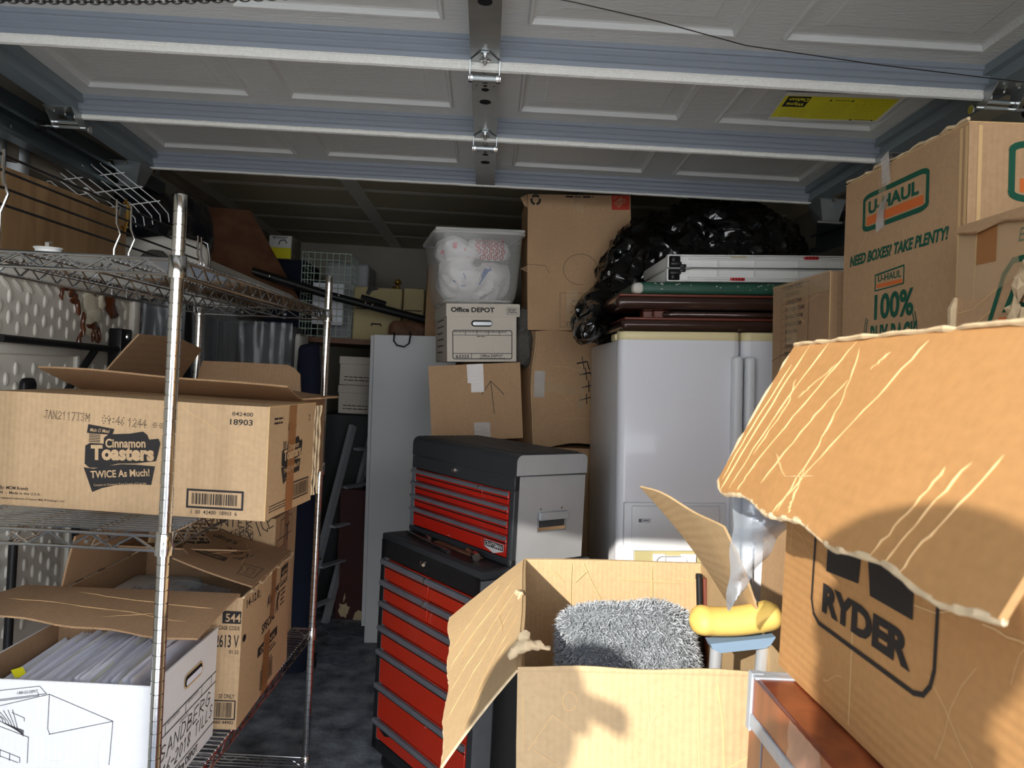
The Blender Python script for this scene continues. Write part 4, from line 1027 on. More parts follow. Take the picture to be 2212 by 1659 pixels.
t = thing('pulley_wheel', 'small white pulley wheel on a grey bracket on the top wire shelf', 'pulley', (-.995, 1.76, 1.698))
MB().rbox(-.045, .075, -.02, .02, 0, .012, .003, 1).obj('bracket', 'galv', t)
MB().lathe([(.028, .018), (.030, .020), (.026, .024), (.026, .028), (.030, .032), (.028, .034), (.010, .035)], 24, Matrix.Rotation(R(4), 4, 'X')).obj('wheel', 'white_pl', t, True)
MB().lathe([(.009, .03), (.009, .044), (.005, .047)], 6).obj('axle_bolt', 'bolt', t)
MB().rbox(.02, .05, -.016, .018, .012, .022, .003, 1).obj('clip', 'galv', t)

t = MB().rbox(-1.68, -1.60, 2.30, 3.7, 2.12, 2.195, .004, 1).obj('timber_beam', 'greywood'); tag(t, 'weathered timber beam running along the left wall under the door track', 'beam')
t = MB().grid(lambda u, v: Vector((-1.61+.03*math.sin(u*8), 2.50+.16*u, 2.02+.16*v)), 20, 3).grid(lambda u, v: Vector((-1.612+.03*math.sin(u*8), 2.50+.16*u, 2.02+.16*v)), 20, 3, True).obj('metal_flashing', 'galv', None, True); tag(t, 'bent grey metal sheet behind the oak-grained board at far left', 'sheet')

nb = remesh(MB().sphere((-1.54, 3.55, 2.10), .12, .34, .14).sphere((-1.50, 3.8, 2.12), .12, .2, .17), .022, 1)
ridged(nb, .018, 9, 4)
t = nb.obj('bag_bundle', 'navy', None, True); tag(t, 'shiny navy plastic bag bundle under the door track beside left wall', 'bag')

# foam block, fuzzy cushion, plywood, packing sheets, wrapped mattress
t = MB().rbox(-1.62, -1.20, 3.22, 3.30, 1.742, 2.0, .03, 3).rbox(-1.56, -1.24, 3.30, 3.9, 1.742, 1.93, .04, 3)
t = remesh(t, .02, 1).warp(lambda v: wv(v, 6, .02, 3)).obj('foam_block', 'offwhite', None, True); tag(t, 'off-white foam block behind the oak-grained board', 'foam')
t = remesh(MB().sphere((-1.365, 3.16, 1.84), .075, .055, .095), .012, 1).warp(lambda v: wv(v, 30, .008, 7)).obj('grey_cushion', 'greyfuzz', None, True); tag(t, 'grey fuzzy cushion leaning on the off-white foam block', 'cushion')
def slab(pts, th, m, name, nu=1):
    P = [Vector(p) for p in pts]; n = (P[1]-P[0]).cross(P[3]-P[0]).normalized()*th
    return MB().add(P+[p-n for p in P], [(0, 1, 2, 3), (7, 6, 5, 4), (0, 4, 5, 1), (1, 5, 6, 2), (2, 6, 7, 3), (3, 7, 4, 0)]).obj(name, m)
t = slab([(-1.50, 3.92, 1.99), (-1.13, 4.62, 1.87), (-1.36, 4.34, 2.34), (-1.63, 3.90, 2.265)], .012, 'ply', 'plywood_sheet'); tag(t, 'brown hardboard sheet tilted against the left wall above the shelving', 'board')
t = slab([(-1.44, 3.50, 1.90), (-1.10, 4.50, 1.85), (-1.16, 4.52, 1.90), (-1.47, 3.55, 2.02)], .03, 'offwhite', 'packing_sheet'); tag(t, 'pale packing sheet lying below the brown hardboard sheet', 'sheet')
mt = thing('mattress', 'grey mattress wrapped in clear plastic standing behind the wire shelves', 'mattress', (-1.28, 4.16, 0))
MB().rbox(-.29, .285, -.10, .10, .012, 1.705, .07, 4).obj('pad', 'matt', mt, True)
MB().rbox(.258, .297, -.09, .105, .1, 1.66, .03, 3).obj('side_band', 'offwhite', mt, True)
def film(o, u, v, nu, nv, amp, freq, seed, n_):
    o, u, v, n_ = Vector(o), Vector(u), Vector(v), Vector(n_)
    return MB().grid(lambda a, b: o+u*a+v*b+n_*(amp*(1-2*abs(noise.noise(Vector((a*freq[0]+seed, b*freq[1], seed)))))), nu, nv)
film((-.30, -.118, .02), (.56, 0, 0), (0, 0, 1.69), 40, 40, .02, (9, 2.5), 2, (0, -1, 0)).obj('plastic_wrap', 'film', mt, True)
pw = thing('wrapped_bundle', 'dark bundle draped in clear plastic sheeting beside the dimpled table', 'bundle', (-1.43, 3.58, 0))
MB().rbox(-.20, .14, -.28, .26, .012, 1.71, .06, 3).obj('bundle_core', 'charcoal_d', pw, True)
film((-.22, -.30, .05), (.38, 0, 0), (0, 0, 1.68), 40, 30, .03, (9, 1.5), 5, (0, -1, 0)).obj('plastic_drape', 'film', pw, True)
film((.16, -.30, .05), (0, .56, 0), (0, 0, 1.68), 40, 30, .03, (11, 1.5), 7, (1, 0, 0)).obj('plastic_drape', 'film', pw, True)
t = remesh(MB().tube([(-.86, 3.72, .03), (-.855, 3.72, .8), (-.85, 3.70, 1.60)], [.075, .085, .05], 14), .018, 1).warp(lambda v: wv(v, 12, .012, 3)).obj('rolled_tarp', 'blue_f', None, True); tag(t, 'dark blue rolled tarp standing behind the far shelf post', 'tarp')

# ---------------------------------------------------------------- dim storage at the back
ss = thing('storage_shelf', 'rough brown wooden shelf in the dark back left corner', 'shelf', (0, 0, 0))
MB().box(-1.66, -.28, 4.72, 5.6, 1.640, 1.672).obj('shelf_board', 'ply', ss)
for (x, y) in ((-1.60, 4.76), (-.34, 4.9), (-1.60, 5.54), (-.34, 5.54)): MB().box(x-.03, x+.03, y-.03, y+.03, 0, 1.64).obj('leg', 'ply', ss)
wb_ = thing('wire_basket', 'pale green wire grid basket on the dark back shelf holding white paper', 'basket', (-1.19, 4.86, 1.674))
for k in range(9):
    x = .305*k/8; MB().tube([(x, 0, .0), (x, 0, .53), (x, .02, .535)], .0028, 5).obj('upright_wire', 'green_wire', wb_, True)
for k in range(13):
    z = .01+.52*k/12; MB().tube([(0, .25, z), (0, 0, z), (.305, 0, z), (.305, .25, z)], .0028, 5).obj('cross_wire', 'green_wire', wb_, True)
for x in (0, .305):
    for y in (.08, .16, .25): MB().tube([(x, y, 0), (x, y, .53)], .0028, 5).obj('upright_wire', 'green_wire', wb_, True)
t = MB().box(-1.12, -.93, 4.90, 4.93, 1.76, 2.02).obj('paper_pack', 'paper'); tag(t, 'white paper pack behind the wire of the green basket', 'paper')
t = MB().rbox(-1.10, -.82, 5.15, 5.5, 1.674, 2.19, .02, 2).obj('grey_carton', 'grey_en'); tag(t, 'grey carton standing behind the pale green wire basket', 'carton')
yc = thing('yellow_label_carton', 'small carton with white and yellow label below the ceiling at back left', 'carton', (-1.35, 5.05, 2.17))
MB().rbox(-.10, .05, -.03, .2, 0, .155, .004, 1).obj('body', 'greywood', yc)
MB().box(-.095, .045, -.0325, -.0305, .075, .15).obj('white_label', 'white_pl', yc); MB().box(-.095, .045, -.0325, -.0305, .005, .074).obj('yellow_label', 'label_y', yc)
p = Print((-.095, -.0327, .075), (1, 0, 0), (0, 0, 1)); p.stroke([(.06, .02), (.07, .045), (.10, .05), (.11, .03)], .006); p.lines(.02, .055, .12, .07, 2, .004); p.obj('label_mark', 'ink', yc)
t = MB().rbox(-1.45, -1.20, 4.99, 5.4, 1.674, 2.168, .01, 1).obj('dark_tote', 'blue_f'); tag(t, 'dark tote under the white and yellow labelled carton', 'tote')
for (x0, x1, z1, lab_) in ((-.885, -.575, 2.022, 'wide cream case on the dark back shelf with brass ornament on top'), (-.565, -.43, 2.03, 'narrow cream case right of the wide cream case')):
    t = thing('cream_case', lab_, 'case', ((x0+x1)/2, 5.0, 1.674))
    w = x1-x0; MB().rbox(-w/2, w/2, 0, .3, 0, z1-1.674, .012, 2).obj('body', 'cream_box', t, True)
    MB().box(-w/2+.012, w/2-.012, -.0015, .001, (z1-1.674)*.58, (z1-1.674)*.60).obj('lid_seam', 'ink_soft', t)
    MB().tube([(-.03, -.004, .1), (-.03, -.02, .11), (.03, -.02, .11), (.03, -.004, .1)], .005, 8).obj('handle', 'ink_soft', t, True)
t = thing('brass_ornament', 'small shiny brass ornament on top of the wide cream case', 'ornament', (-.613, 5.05, 2.024))
MB().lathe([(.018, 0), (.02, .008), (.008, .014), (.008, .02), (.021, .034), (.023, .046), (.014, .06), (.003, .064)], 18).obj('figure', 'brass', t, True)
MB().tube([(-.03, -.005, .005), (-.018, -.01, .012)], .006, 8).obj('foot', 'brass', t, True)
bar = thing('roof_rack_bar', 'long black roof rack bar sloping across the dark back shelf', 'bar', (0, 0, 0))
MB().tube([(-1.33, 4.30, 2.0), (-.92, 4.50, 1.904), (-.36, 4.66, 1.80)], .024, 10).obj('bar', 'black_pl', bar, True)
MB().tube([(-.76, 4.54, 1.915), (-.62, 4.58, 1.885)], .014, 8).obj('clamp', 'black_pl', bar, True)
for q in (.1, .42, .47, .62, .66):
    p0_ = Vector((-1.33, 4.30, 2.0)).lerp(Vector((-.36, 4.66, 1.80)), q); MB().sphere((p0_.x, p0_.y-.024, p0_.z), .008, .006, .008, 8, 6).obj('rivet', 'bolt', bar)
MB().tube([(-.72, 4.52, 1.93), (-.70, 4.50, 1.965), (-.66, 4.52, 1.962)], [.012, .02, .004], 8).obj('wing_nut', 'galv', bar, True)
t = remesh(MB().rbox(-.62, -.40, 4.74, 4.88, 1.674, 1.80, .04, 3).sphere((-.42, 4.80, 1.74), .08, .06, .07), .012, 1).warp(lambda v: wv(v, 22, .012, 2)).obj('net_bag', 'ply', None, True); tag(t, 'dark brown bag slumped on the back shelf right of the black bar', 'bag')
t = MB().rbox(-1.0, -.55, 4.84, 5.3, 0, 1.206, .01, 1).obj('dark_cabinet', 'charcoal_d'); tag(t, 'dark cabinet under the two white archive boxes', 'cabinet')
for z0, z1, lab_ in ((1.208, 1.385, 'lower white archive box on the dark cabinet at the back'), (1.387, 1.565, 'upper white archive box under the dark back shelf')):
    t = thing('archive_box', lab_, 'box', (-.80, 5.0, z0))
    MB().rbox(-.12, .13, -.16, .2, 0, z1-z0-.03, .004, 1).obj('body', 'white_board2', t); MB().rbox(-.125, .135, -.165, .205, z1-z0-.05, z1-z0, .004, 1).obj('lid', 'white_board2', t)
    p = Print((-.12, -.1615, 0), (1, 0, 0), (0, 0, 1)); p.lines(.03, .02, .22, .06, 2, .006, 3); p.obj('printed_line', 'ink_soft', t)

# ladder, red panel, white panel
ld = thing('ladder', 'narrow aluminium ladder leaning in the dark gap behind the shelving', 'ladder', (0, 0, 0))
La, Lb = Vector((-.965, 4.30, .0)), Vector((-.722, 4.62, 1.145)); off = Vector((.10, .20, 0))
for o_ in (Vector(), off):
    a, b = La+o_, Lb+o_; mx = frame(a, (1, -.5, 0), (b-a))
    MB().box(-.012, .012, 0, (b-a).length, -.022, .022, mx).box(-.013, .013, 0, (b-a).length, .02, .024, mx).obj('rail', 'alu', ld)
for k in range(5):
    q = (k+.6)/5.2; a = La.lerp(Lb, q); MB().box(-.02, .02, 0, off.length, -.006, .006, frame(a, (Lb-La).cross(off).normalized(), off)).obj('rung', 'alu', ld)
for k in (.35, .7): 
    a = La.lerp(Lb, k); MB().sphere((a.x-.01, a.y-.022, a.z), .007, .007, .007, 8, 6).obj('rivet', 'bolt', ld)
rp = thing('red_board', 'dark red painted board with flaking bottom edge on the floor', 'panel', (-.745, 4.60, 0))
MB().rbox(-.085, .085, -.022, .022, .0, .775, .003, 1).obj('panel', 'darkred', rp)
p = Print((-.085, -.0224, 0), (1, 0, 0), (0, 0, 1))
rr = random.Random(8); pts = []
for i in range(16):
    a = 2*math.pi*i/16; r = .6+.4*rr.random(); pts.append((.055+.040*r*math.cos(a), .055+.055*r*math.sin(a)))
p.poly(pts); p.poly([(.11, 0), (.165, 0), (.168, .05), (.14, .06), (.12, .04)]); p.poly([(.05, .10), (.062, .13), (.055, .16), (.048, .12)])
p.obj('bare_patch', 'torn', rp)
wp = thing('white_door_panel', 'tall white door panel leaning behind the tool chest', 'panel', (-.605, 4.20, 0), rot=(R(-3.2), R(-1.5), R(0)))
MB().rbox(.012, .47, 0, .035, 0, 1.69, .003, 1).obj('panel', 'panelw', wp)
MB().rbox(-.012, .40, .038, .05, .08, 1.688, .002, 1).obj('backing_sheet', 'panelw', wp)
t = MB().tube([(-.52, 4.255, 1.70), (-.52, 4.235, 1.655), (-.50, 4.23, 1.632), (-.46, 4.228, 1.625), (-.435, 4.232, 1.645), (-.43, 4.255, 1.70), (-.44, 4.3, 1.712)], .0045, 8).obj('power_cord', 'black', None, True); tag(t, 'black cord looped over the top of the white door panel', 'cord')

# floor: paint spills and a scrap
fl = bpy.data.objects['floor']
for k, (x, y, r) in enumerate(((-.72, 4.35, .10), (-.66, 3.95, .12), (-.80, 4.45, .07))):
    rr = random.Random(k+2); pts = [((r*(.6+.5*rr.random()))*math.cos(2*math.pi*i/18)*1.3+x, (r*(.6+.5*rr.random()))*math.sin(2*math.pi*i/18)+y) for i in range(18)]
    MB().prism(pts, .001, base=.0002).obj('paint_spill', mat('paint_spill', (150, 156, 166), .8, noise_amt=.8, noise_scale=30, col2=(90, 98, 110)), fl)
t = MB().rbox(-.85, -.80, 3.80, 3.98, 0, .02, .006, 1).rbox(-.86, -.77, 3.80, 3.84, 0, .05, .008, 1).obj('door_wedge', 'black'); tag(t, 'small black wedge lying on the concrete floor', 'wedge')
# ================================================================ centre stacks
cs = Carton('brown_carton', 'brown carton with clear tape strips standing behind the tool chest', 'carton', (-.035, 3.49, 1.215), 3, (.395, .38, .325), 'kraft', 22, .003, rot=(0, R(-5.5), R(3)))
for v0, v1, u0 in ((.245, .325, .165), (.0, .075, .185)):
    c_ = cs.tape('front', u0, v0, u0+.07, v1, 'tape_white')
cs.tape('front', .18, .205, .235, .25, 'tape_white')
p = cs.pr('front'); p.stroke([(.275, .11), (.265, .25)], .003); p.stroke([(.225, .195), (.265, .25), (.32, .19)], .003); p.obj('drawn_arrow', 'ink_soft', cs.root); cs.seam('y')
sup = Carton('support_carton', 'plain brown carton hidden under the taped brown carton', 'carton', (-.035, 3.54, 0), 3, (.40, .40, 1.2), 'kraft', 23, .001)
od = Carton('record_box', 'white record storage box with lid between the clear bin and brown carton', 'box', (-.060, 3.52, 1.552), 9, (.305, .38, .240), 'white_board2', 25, .002, rot=(0, R(-3.2), R(11)))
lid = MB().box(-.157, .165, -.198, .198, .195, .249); lid = lid.warp(lambda v: wv(v, 5, .003, 3)).obj('lid', 'white_board2', od.root)
p = Print((-.157, -.1985, .195), (1, 0, 0), (0, 0, 1), .002); p.text('Office DEPOT', .02, .019, .020, .19, .03); p.border(.265, .01, .315, .04, .001); p.lines(.27, .015, .31, .036, 3, .003); p.obj('lid_lettering', 'ink', od.root)
p = od.pr('front'); p.border(.025, .012, .285, .135, .0035, .008); p.stroke([(.025, .115), (.285, .115)], .002); p.stroke([(.025, .036), (.285, .036)], .0025)
for x in (.08, .13, .18, .23): p.stroke([(x, .115), (x, .135)], .002)
p.stroke([(.105, .012), (.105, .036)], .0025)
p.text('63325', .037, .016, .014, .058, .016).text('Office DEPOT', .145, .021, .010, .10, .02); p.lines(.14, .0135, .26, .018, 1, .002); p.lines(.03, .127, .27, .131, 1, .003); p.lines(.13, .108, .17, .111, 1, .003)
p.obj('printed_form', 'ink', od.root)
p = od.pr('front', .0015); p.poly(rrect(.105, .152, .198, .180, .014)); p.obj('hand_hole', 'ink', od.root)
p = od.pr('front', .0020); p.poly(rrect(.112, .158, .196, .173, .0075)); p.obj('folders_in_hole', 'galv', od.root)
p = od.pr('left'); p.lines(.08, .03, .30, .20, 6, .006, 3); p.stroke([(.06, .05), (.06, .2), (.3, .22)], .002); p.obj('side_print', 'ink_soft', od.root)

# clear bin with shopping bags
bn = thing('clear_bin', 'clear plastic storage bin full of bags on top of the white record box', 'bin', (-.085, 3.52, 1.803), rot=(0, R(-3), R(11)))
def taper_shell(w0, d0, w1, d1, h, r=.05, n=5, nz=8):
    def ring(w, d):
        out = []
        for cx, cy, a in ((w/2-r, -d/2+r, -90), (w/2-r, d/2-r, 0), (-w/2+r, d/2-r, 90), (-w/2+r, -d/2+r, 180)):
            for i in range(n+1): t = R(a+90*i/n); out.append((cx+r*math.cos(t), cy+r*math.sin(t)))
        return out
    vs = []; fs = []; m = 4*(n+1)
    for k in range(nz+1):
        q = k/nz; e = .012*(1-min(1, q*6)); rg = ring(w0+(w1-w0)*q-2*e, d0+(d1-d0)*q-2*e)
        vs += [(x, y, h*q) for x, y in rg]
    for k in range(nz):
        for i in range(m): fs.append((k*m+i, k*m+(i+1) % m, (k+1)*m+(i+1) % m, (k+1)*m+i))
    fs.append(tuple(range(m))[::-1])
    return MB().add(vs, fs), ring
b_, ring = taper_shell(.335, .40, .385, .46, .30)
b_.obj('tub', 'clear_bin', bn, True)
rg = ring(.395, .47); MB().tube([(x, y, .300) for x, y in rg], .0075, 8, True).obj('rim', 'bin_rim', bn, True)
rg = ring(.30, .36); MB().tube([(x, y, .012) for x, y in rg], .004, 6, True).obj('foot_ring', 'bin_rim', bn, True)
MB().rbox(-.195, .195, -.232, .232, .304, .318, .006, 2).obj('lid', 'bin_rim', bn, True)
def bag(name, label, parts, m, seed, amp=.012, freq=14):
    mb = MB()
    for (x, y, z, a, b, c) in parts: mb.sphere((x, y, z), a, b, c, 16, 10)
    mb = ridged(remesh(mb, .011, 1), amp, freq, seed)
    o = mb.obj(name, m, None, True); o.location = bn.location; o.rotation_euler = bn.rotation_euler
    return tag(o, label, 'bag', 'shopping bags in the clear bin')
bw = bag('shopping_bag', 'white shopping bag filling the lower half of the clear bin', [(.0, -.02, .095, .148, .165, .085), (.06, -.05, .13, .085, .12, .08), (-.07, -.05, .14, .08, .12, .075)], 'bag_white', 3, .017, 15)
b2 = bag('shopping_bag', 'white bag with red ring print at upper right in the clear bin', [(.07, -.05, .235, .088, .14, .055), (.01, -.06, .25, .06, .13, .04)], 'bag_white', 5, .008)
b3 = bag('shopping_bag', 'white bag with pink stripes at upper left in the clear bin', [(-.10, -.06, .24, .07, .13, .05), (-.05, -.08, .225, .06, .11, .035)], 'bag_white', 7, .016, 18)
b4 = bag('shopping_bag', 'folded grey bag squeezed in the middle of the clear bin', [(.07, -.10, .190, .09, .05, .014), (.0, -.11, .172, .06, .04, .012)], 'bag_grey', 9, .004)
def onbag(o, y, name, m, build, top=True):
    p = Print((0, y, 0), (1, 0, 0), (0, 0, 1), .0); build(p); q = p.mb
    # drape onto the bag surface
    from mathutils.bvhtree import BVHTree
    bv = BVHTree.FromPolygons([v.co for v in o.data.vertices], [tuple(pp.vertices) for pp in o.data.polygons])
    out = []
    for v in q.v:
        hit = bv.ray_cast(Vector((v.x, -1, v.z)), Vector((0, 1, 0)))
        out.append(Vector((v.x, (hit[0].y if hit[0] else y)-.002, v.z)))
    q.v = out; q.obj(name, m, o)
def rings(p):
    for i in range(5):
        for j in range(4):
            x, z = -.005+i*.027+(j % 2)*.006, .205+j*.0235
            if x < -.02 or x > .125: continue
            p.stroke(ell(x, z, .0095, .0095, 14), .0042, True); p.poly(ell(x, z, .0035, .0035, 8))
onbag(b2, -.15, 'red_rings', 'red_pl', rings)
onbag(b3, -.18, 'pink_stripes', 'bag_pink', lambda p: (p.poly([(-.16, .215), (-.10, .235), (-.06, .225), (-.06, .240), (-.10, .262), (-.155, .25)]), p.poly([(-.055, .20), (-.035, .20), (-.03, .255), (-.05, .26)])))
onbag(bw, -.16, 'blue_print', 'bag_blue', lambda p: (p.poly([(-.02, .085), (.0, .08), (.045, .145), (.03, .158)]), p.poly([(.02, .15), (.05, .165), (.055, .145), (.03, .135)]), p.stroke([(-.11, .10), (-.075, .075), (-.06, .078)], .004), p.stroke([(-.075, .15), (-.06, .105)], .004)))

# tall brown box and the box beneath it
hd = Carton('tall_carton', 'tall brown carton with red square logo under the door edge', 'carton', (.395, 3.62, 1.716), 1, (.46, .42, .600), 'kraft', 28, .004, rot=(0, R(-3), R(1)))
p = hd.pr('front'); p.rect(.375, .535, .455, .600, n=2); p.obj('red_logo', 'red_ink', hd.root)
p = hd.pr('front', .0018); p.text('THE', .385, .578, .008, .02, .01, rot=45).text('HOME', .392, .555, .016, .045, .014, rot=38).text('DEPOT', .405, .543, .016, .05, .014, rot=38); p.obj('logo_lettering', 'kraft', hd.root)
p = hd.pr('front')
for k in range(3):
    a = 90+120*k; p.stroke([(.035+.019*math.cos(R(a+t)), .575+.019*math.sin(R(a+t))) for t in (-38, -12, 14, 38)], .010)
p.lines(.17, .585, .30, .598, 1, .008, 3); p.obj('recycling_mark', 'ink', hd.root)
p = hd.pr('front'); p.border(.145, .015, .31, .165, .0015); p.text('FRAGILE', .255, .038, .018, .085, .01, rot=180)
for i, (t_, w) in enumerate((('KITCHEN ITEMS', .1), ('GARAGE ITEMS', .09), ('MASTER BEDROOM', .1), ('BEDROOM', .06), ('LIVING ROOM', .09), ('BATHROOM', .07), ('DINING ROOM', .09), ('OFFICE', .05))):
    p.text(t_, .29, .060+i*.0125, .007, w, .004, rot=180)
p.obj('printed_checklist', 'ink_soft', hd.root)
hd.tape('front', .175, .0, .225, .175, 'tape'); hd.tape('front', .205, .52, .25, .60, 'tape')
p = hd.pr('front', .0010); p.stroke([(.235+.075*math.cos(R(a)), .27+.068*math.sin(R(a))) for a in range(-10, 280, 12)], .002); p.obj('cut_line', 'ink_soft', hd.root); p = hd.pr('front', .0010); p.stroke([(0, .29), (.08, .285), (.10, .25)], .0018); p.obj('cut_line', 'ink_soft', hd.root)
mb = MB().add([(-.232, -.212, .60), (-.262, -.222, .582), (-.245, -.226, .545), (-.229, -.214, .54)], [(0, 1, 2, 3), (3, 2, 1, 0)]).add([(-.231, -.212, .285), (-.265, -.224, .270), (-.231, -.213, .255)], [(0, 1, 2), (2, 1, 0)])
mb.obj('torn_corner', 'kraft', hd.root)['kind'] = 'stuff'
lb = Carton('dented_carton', 'dented brown carton with pale creases between tool chest and fridge', 'carton', (.375, 3.66, 1.197), 17, (.45, .42, .510), 'kraft', 31, .018, freq=4.5, rot=(0, R(-2.5), R(17)))
lb.edge_wear(['fl'], 'kraft_y', .008); lb.tape('front', .0, .245, .20, .285, 'tape'); lb.tape('front', .01, .22, .055, .33, 'tape_white'); lb.scuffs('front', 10, 3, 'crease', .0016)
p = lb.pr('front')
for (x, y) in ((.225, .375), (.24, .33), (.255, .275), (.25, .215)): p.stroke([(x-.025, y), (x+.03, y+.012), (x+.04, y-.02)], .006); p.stroke([(x+.005, y+.03), (x+.012, y-.02)], .005)
p.obj('black_tags', 'ink', lb.root); lb.tape('front', .215, .17, .25, .40, 'tape')
sup2 = Carton('support_carton', 'plain brown carton hidden under the dented brown carton', 'carton', (.41, 3.68, 0), 10, (.42, .40, 1.185), 'kraft', 33, .001)
bs = Carton('leaning_carton', 'brown carton edge showing behind the left of the clear bin', 'carton', (-.215, 4.62, 1.70), 6, (.34, .28, .42), 'kraft', 35, .006)
sup3 = Carton('support_carton', 'plain brown carton hidden behind the white door panel', 'carton', (-.215, 4.62, 0), 6, (.34, .28, 1.695), 'kraft', 36, .001)
t = remesh(MB().rbox(.115, .19, 3.40, 3.62, 1.545, 1.70, .03, 2).rbox(.12, .185, 3.42, 3.6, 1.66, 1.80, .03, 2), .012, 1)
t = ridged(t, .012, 16, 4, (2, 1, 2)).obj('grey_blanket', 'greyfuzz', None, True); tag(t, 'crumpled grey blanket wedged between the white record box and tall carton', 'blanket')

# ================================================================ fridge
fr = thing('fridge', 'white side by side fridge with ice dispenser behind the open carton', 'fridge', (.517, 2.62, .006), rot=(0, R(-2.4), 0))
FW, FH = .845, 1.667
def door_mesh(x0, x1, z0, z1, bow=.012):
    n = 16
    prof = []
    rad = .028
    for i in range(n+1):
        q = i/n; x = x0+(x1-x0)*q
        e = min(x-x0, x1-x)
        y = (rad-math.sqrt(max(0, rad*rad-(rad-min(e, rad))**2))) if e < rad else 0
        g = (x/FW-.5)*2; y += bow*g*g
        prof.append((x, y))
    # finer corner samples
    extra = []
    for s in (0, 1):
        for t in (0, 4, 10, 18): 
            x = x0+rad*t/20 if s == 0 else x1-rad*t/20
            e = rad*t/20; y = rad-math.sqrt(max(0, rad*rad-(rad-e)**2)); g = (x/FW-.5)*2; extra.append((x, y+bow*g*g))
    prof = sorted(set(prof+extra)); m = len(prof)
    mb = MB(); vs = []
    for z, ins in ((z0, .004), (z0+.006, 0), (z1-.006, 0), (z1, .004)):
        vs += [(x, y+ins, z) for x, y in prof]
    vs += [(x0, .066, z0), (x1, .066, z0), (x0, .066, z1), (x1, .066, z1)]
    fs = []
    for k in range(3):
        for i in range(m-1): fs.append((k*m+i, k*m+i+1, (k+1)*m+i+1, (k+1)*m+i))
    B = 4*m
    fs.append(tuple(range(m))[::-1]+(B, B+1)); fs.append(tuple(range(3*m, 4*m))+(B+3, B+2))
    fs.append((0, m, 2*m, 3*m, B+2, B)); fs.append((m-1, B+1, B+3, 4*m-1, 3*m-1, 2*m-1)); fs.append((B, B+2, B+3, B+1))
    return mb.add(vs, fs)
M['seal'] = mat('door_seal', (120, 122, 126), .6)
MB().rbox(.004, FW-.004, .088, .76, .03, 1.640, .008, 2).obj('cabinet', 'fridge_side', fr, True)
MB().box(.008, FW-.008, .066, .090, .05, 1.645).obj('seal', 'seal', fr)
dl_ = door_mesh(0, .420, .08, FH-.028).obj('freezer_door', 'fridge', fr, True)
door_mesh(0, .420, FH-.0275, FH).obj('door_cap', 'cream', dl_, True)
dr_ = door_mesh(.427, FW, .08, FH-.028).obj('fridge_door', 'fridge', fr, True)
door_mesh(.427, FW, FH-.0275, FH).obj('door_cap', 'cream', dr_, True)
MB().rbox(-.006, .075, .070, .16, FH-.03, FH-.005, .006, 2).obj('hinge_cover', 'cream', fr, True)
MB().rbox(.01, FW-.01, .09, .70, .0, .078, .004, 1).obj('kick_plate', 'charcoal', fr)
for s, par in ((-1, dl_), (1, dr_)):
    x = .4235+s*.022
    h = MB().rbox(x-.018, x+.018, -.034, .012, .42, 1.585, .014, 4, edges=lambda d, c: abs(d.z) > .9 or c.z > 1.5).obj('handle', 'fridge_pl', par, True)
dp = MB().rbox(.020, .375, -.006, .03, .52, 1.080, .006, 2)
dp.obj('dispenser_panel', 'fridge_pl', dl_, True)
MB().rbox(.055, .340, -.0075, -.004, .58, .925, .004, 1).obj('dispenser_recess', 'disp', dl_, True)
MB().rbox(.045, .350, -.016, -.004, .915, 1.070, .006, 2).obj('dispenser_hood', 'fridge_pl', dl_, True)
MB().rbox(.13, .235, -.014, -.006, .84, .90, .02, 3).obj('ice_chute', 'fridge_pl', dl_, True)
MB().rbox(.12, .165, -.018, -.006, .875, .905, .003, 1).obj('ice_lever', 'white_pl', dl_, True)
MB().rbox(.215, .27, -.018, -.006, .87, .905, .003, 1).obj('water_lever', 'white_pl', dl_, True)
p = Print((.070, -.0162, 1.015), (1, 0, 0), (0, 0, 1)); p.border(0, 0, .038, .010, .0016); p.rect(.0, .0, .010, .010); p.lines(.013, .002, .035, .008, 1, .004); p.obj('badge', 'trim', dl_)

# ---------------------------------------------------------------- folded tables on top of the fridge
def folded_table(name, label, x0, x1, y0, y1, z0, z1, m, mt, legs):
    t = thing(name, label, 'table', (x0, y0, z0+.006+(x0-.455)*.042), rot=(0, R(-2.4), 0))
    w, d, h = x1-x0, y1-y0, z1-z0
    MB().rbox(0, w, 0, d, 0, h-.006, min(h*.42, .022), 4).obj('frame', m, t, True)
    MB().rbox(.012, w-.012, .004, d-.01, h-.009, h, .003, 1).obj('top_sheet', mt, t, True)
    for (yy, zz, r, xa, xb) in legs:
        MB().tube([(xa, yy+.10, zz), (xa+.02, yy+.02, zz), (xa+.05, yy, zz), (xb, yy, zz)], r, 12).obj('leg', m, t, True)
        MB().rbox(xa-.02, xa+.035, yy+.02, yy+.08, zz-.012, zz+.014, .003, 1).obj('leg_bracket', 'brown_r', t, True)
    return t
folded_table('brown_card_table', 'lower glossy brown folded card table lying directly on the fridge', .455, 1.22, 2.640, 3.10, 1.670, 1.716, 'brown_m', 'brown_r', [(.018, .058, .0115, .14, .74)])
folded_table('brown_card_table', 'upper glossy brown folded card table with reddish top edge on the fridge stack', .430, 1.22, 2.630, 3.10, 1.744, 1.796, 'brown_m', 'brown_r', [(.060, -.014, .010, .13, .74)])
gt = thing('green_table', 'chipped dark green folded table between brown and white tables on the fridge', 'table', (.490, 2.630, 1.8045), rot=(0, R(-2.4), 0))
MB().rbox(0, .72, 0, .45, 0, .040, .012, 3).obj('top', 'green_m', gt, True)
MB().rbox(-.004, .035, -.004, .05, 0, .038, .014, 3).obj('white_corner', 'offwhite', gt, True)
p = Print((0, -.0004, 0), (1, 0, 0), (0, 0, 1), .0006); rr = random.Random(3)
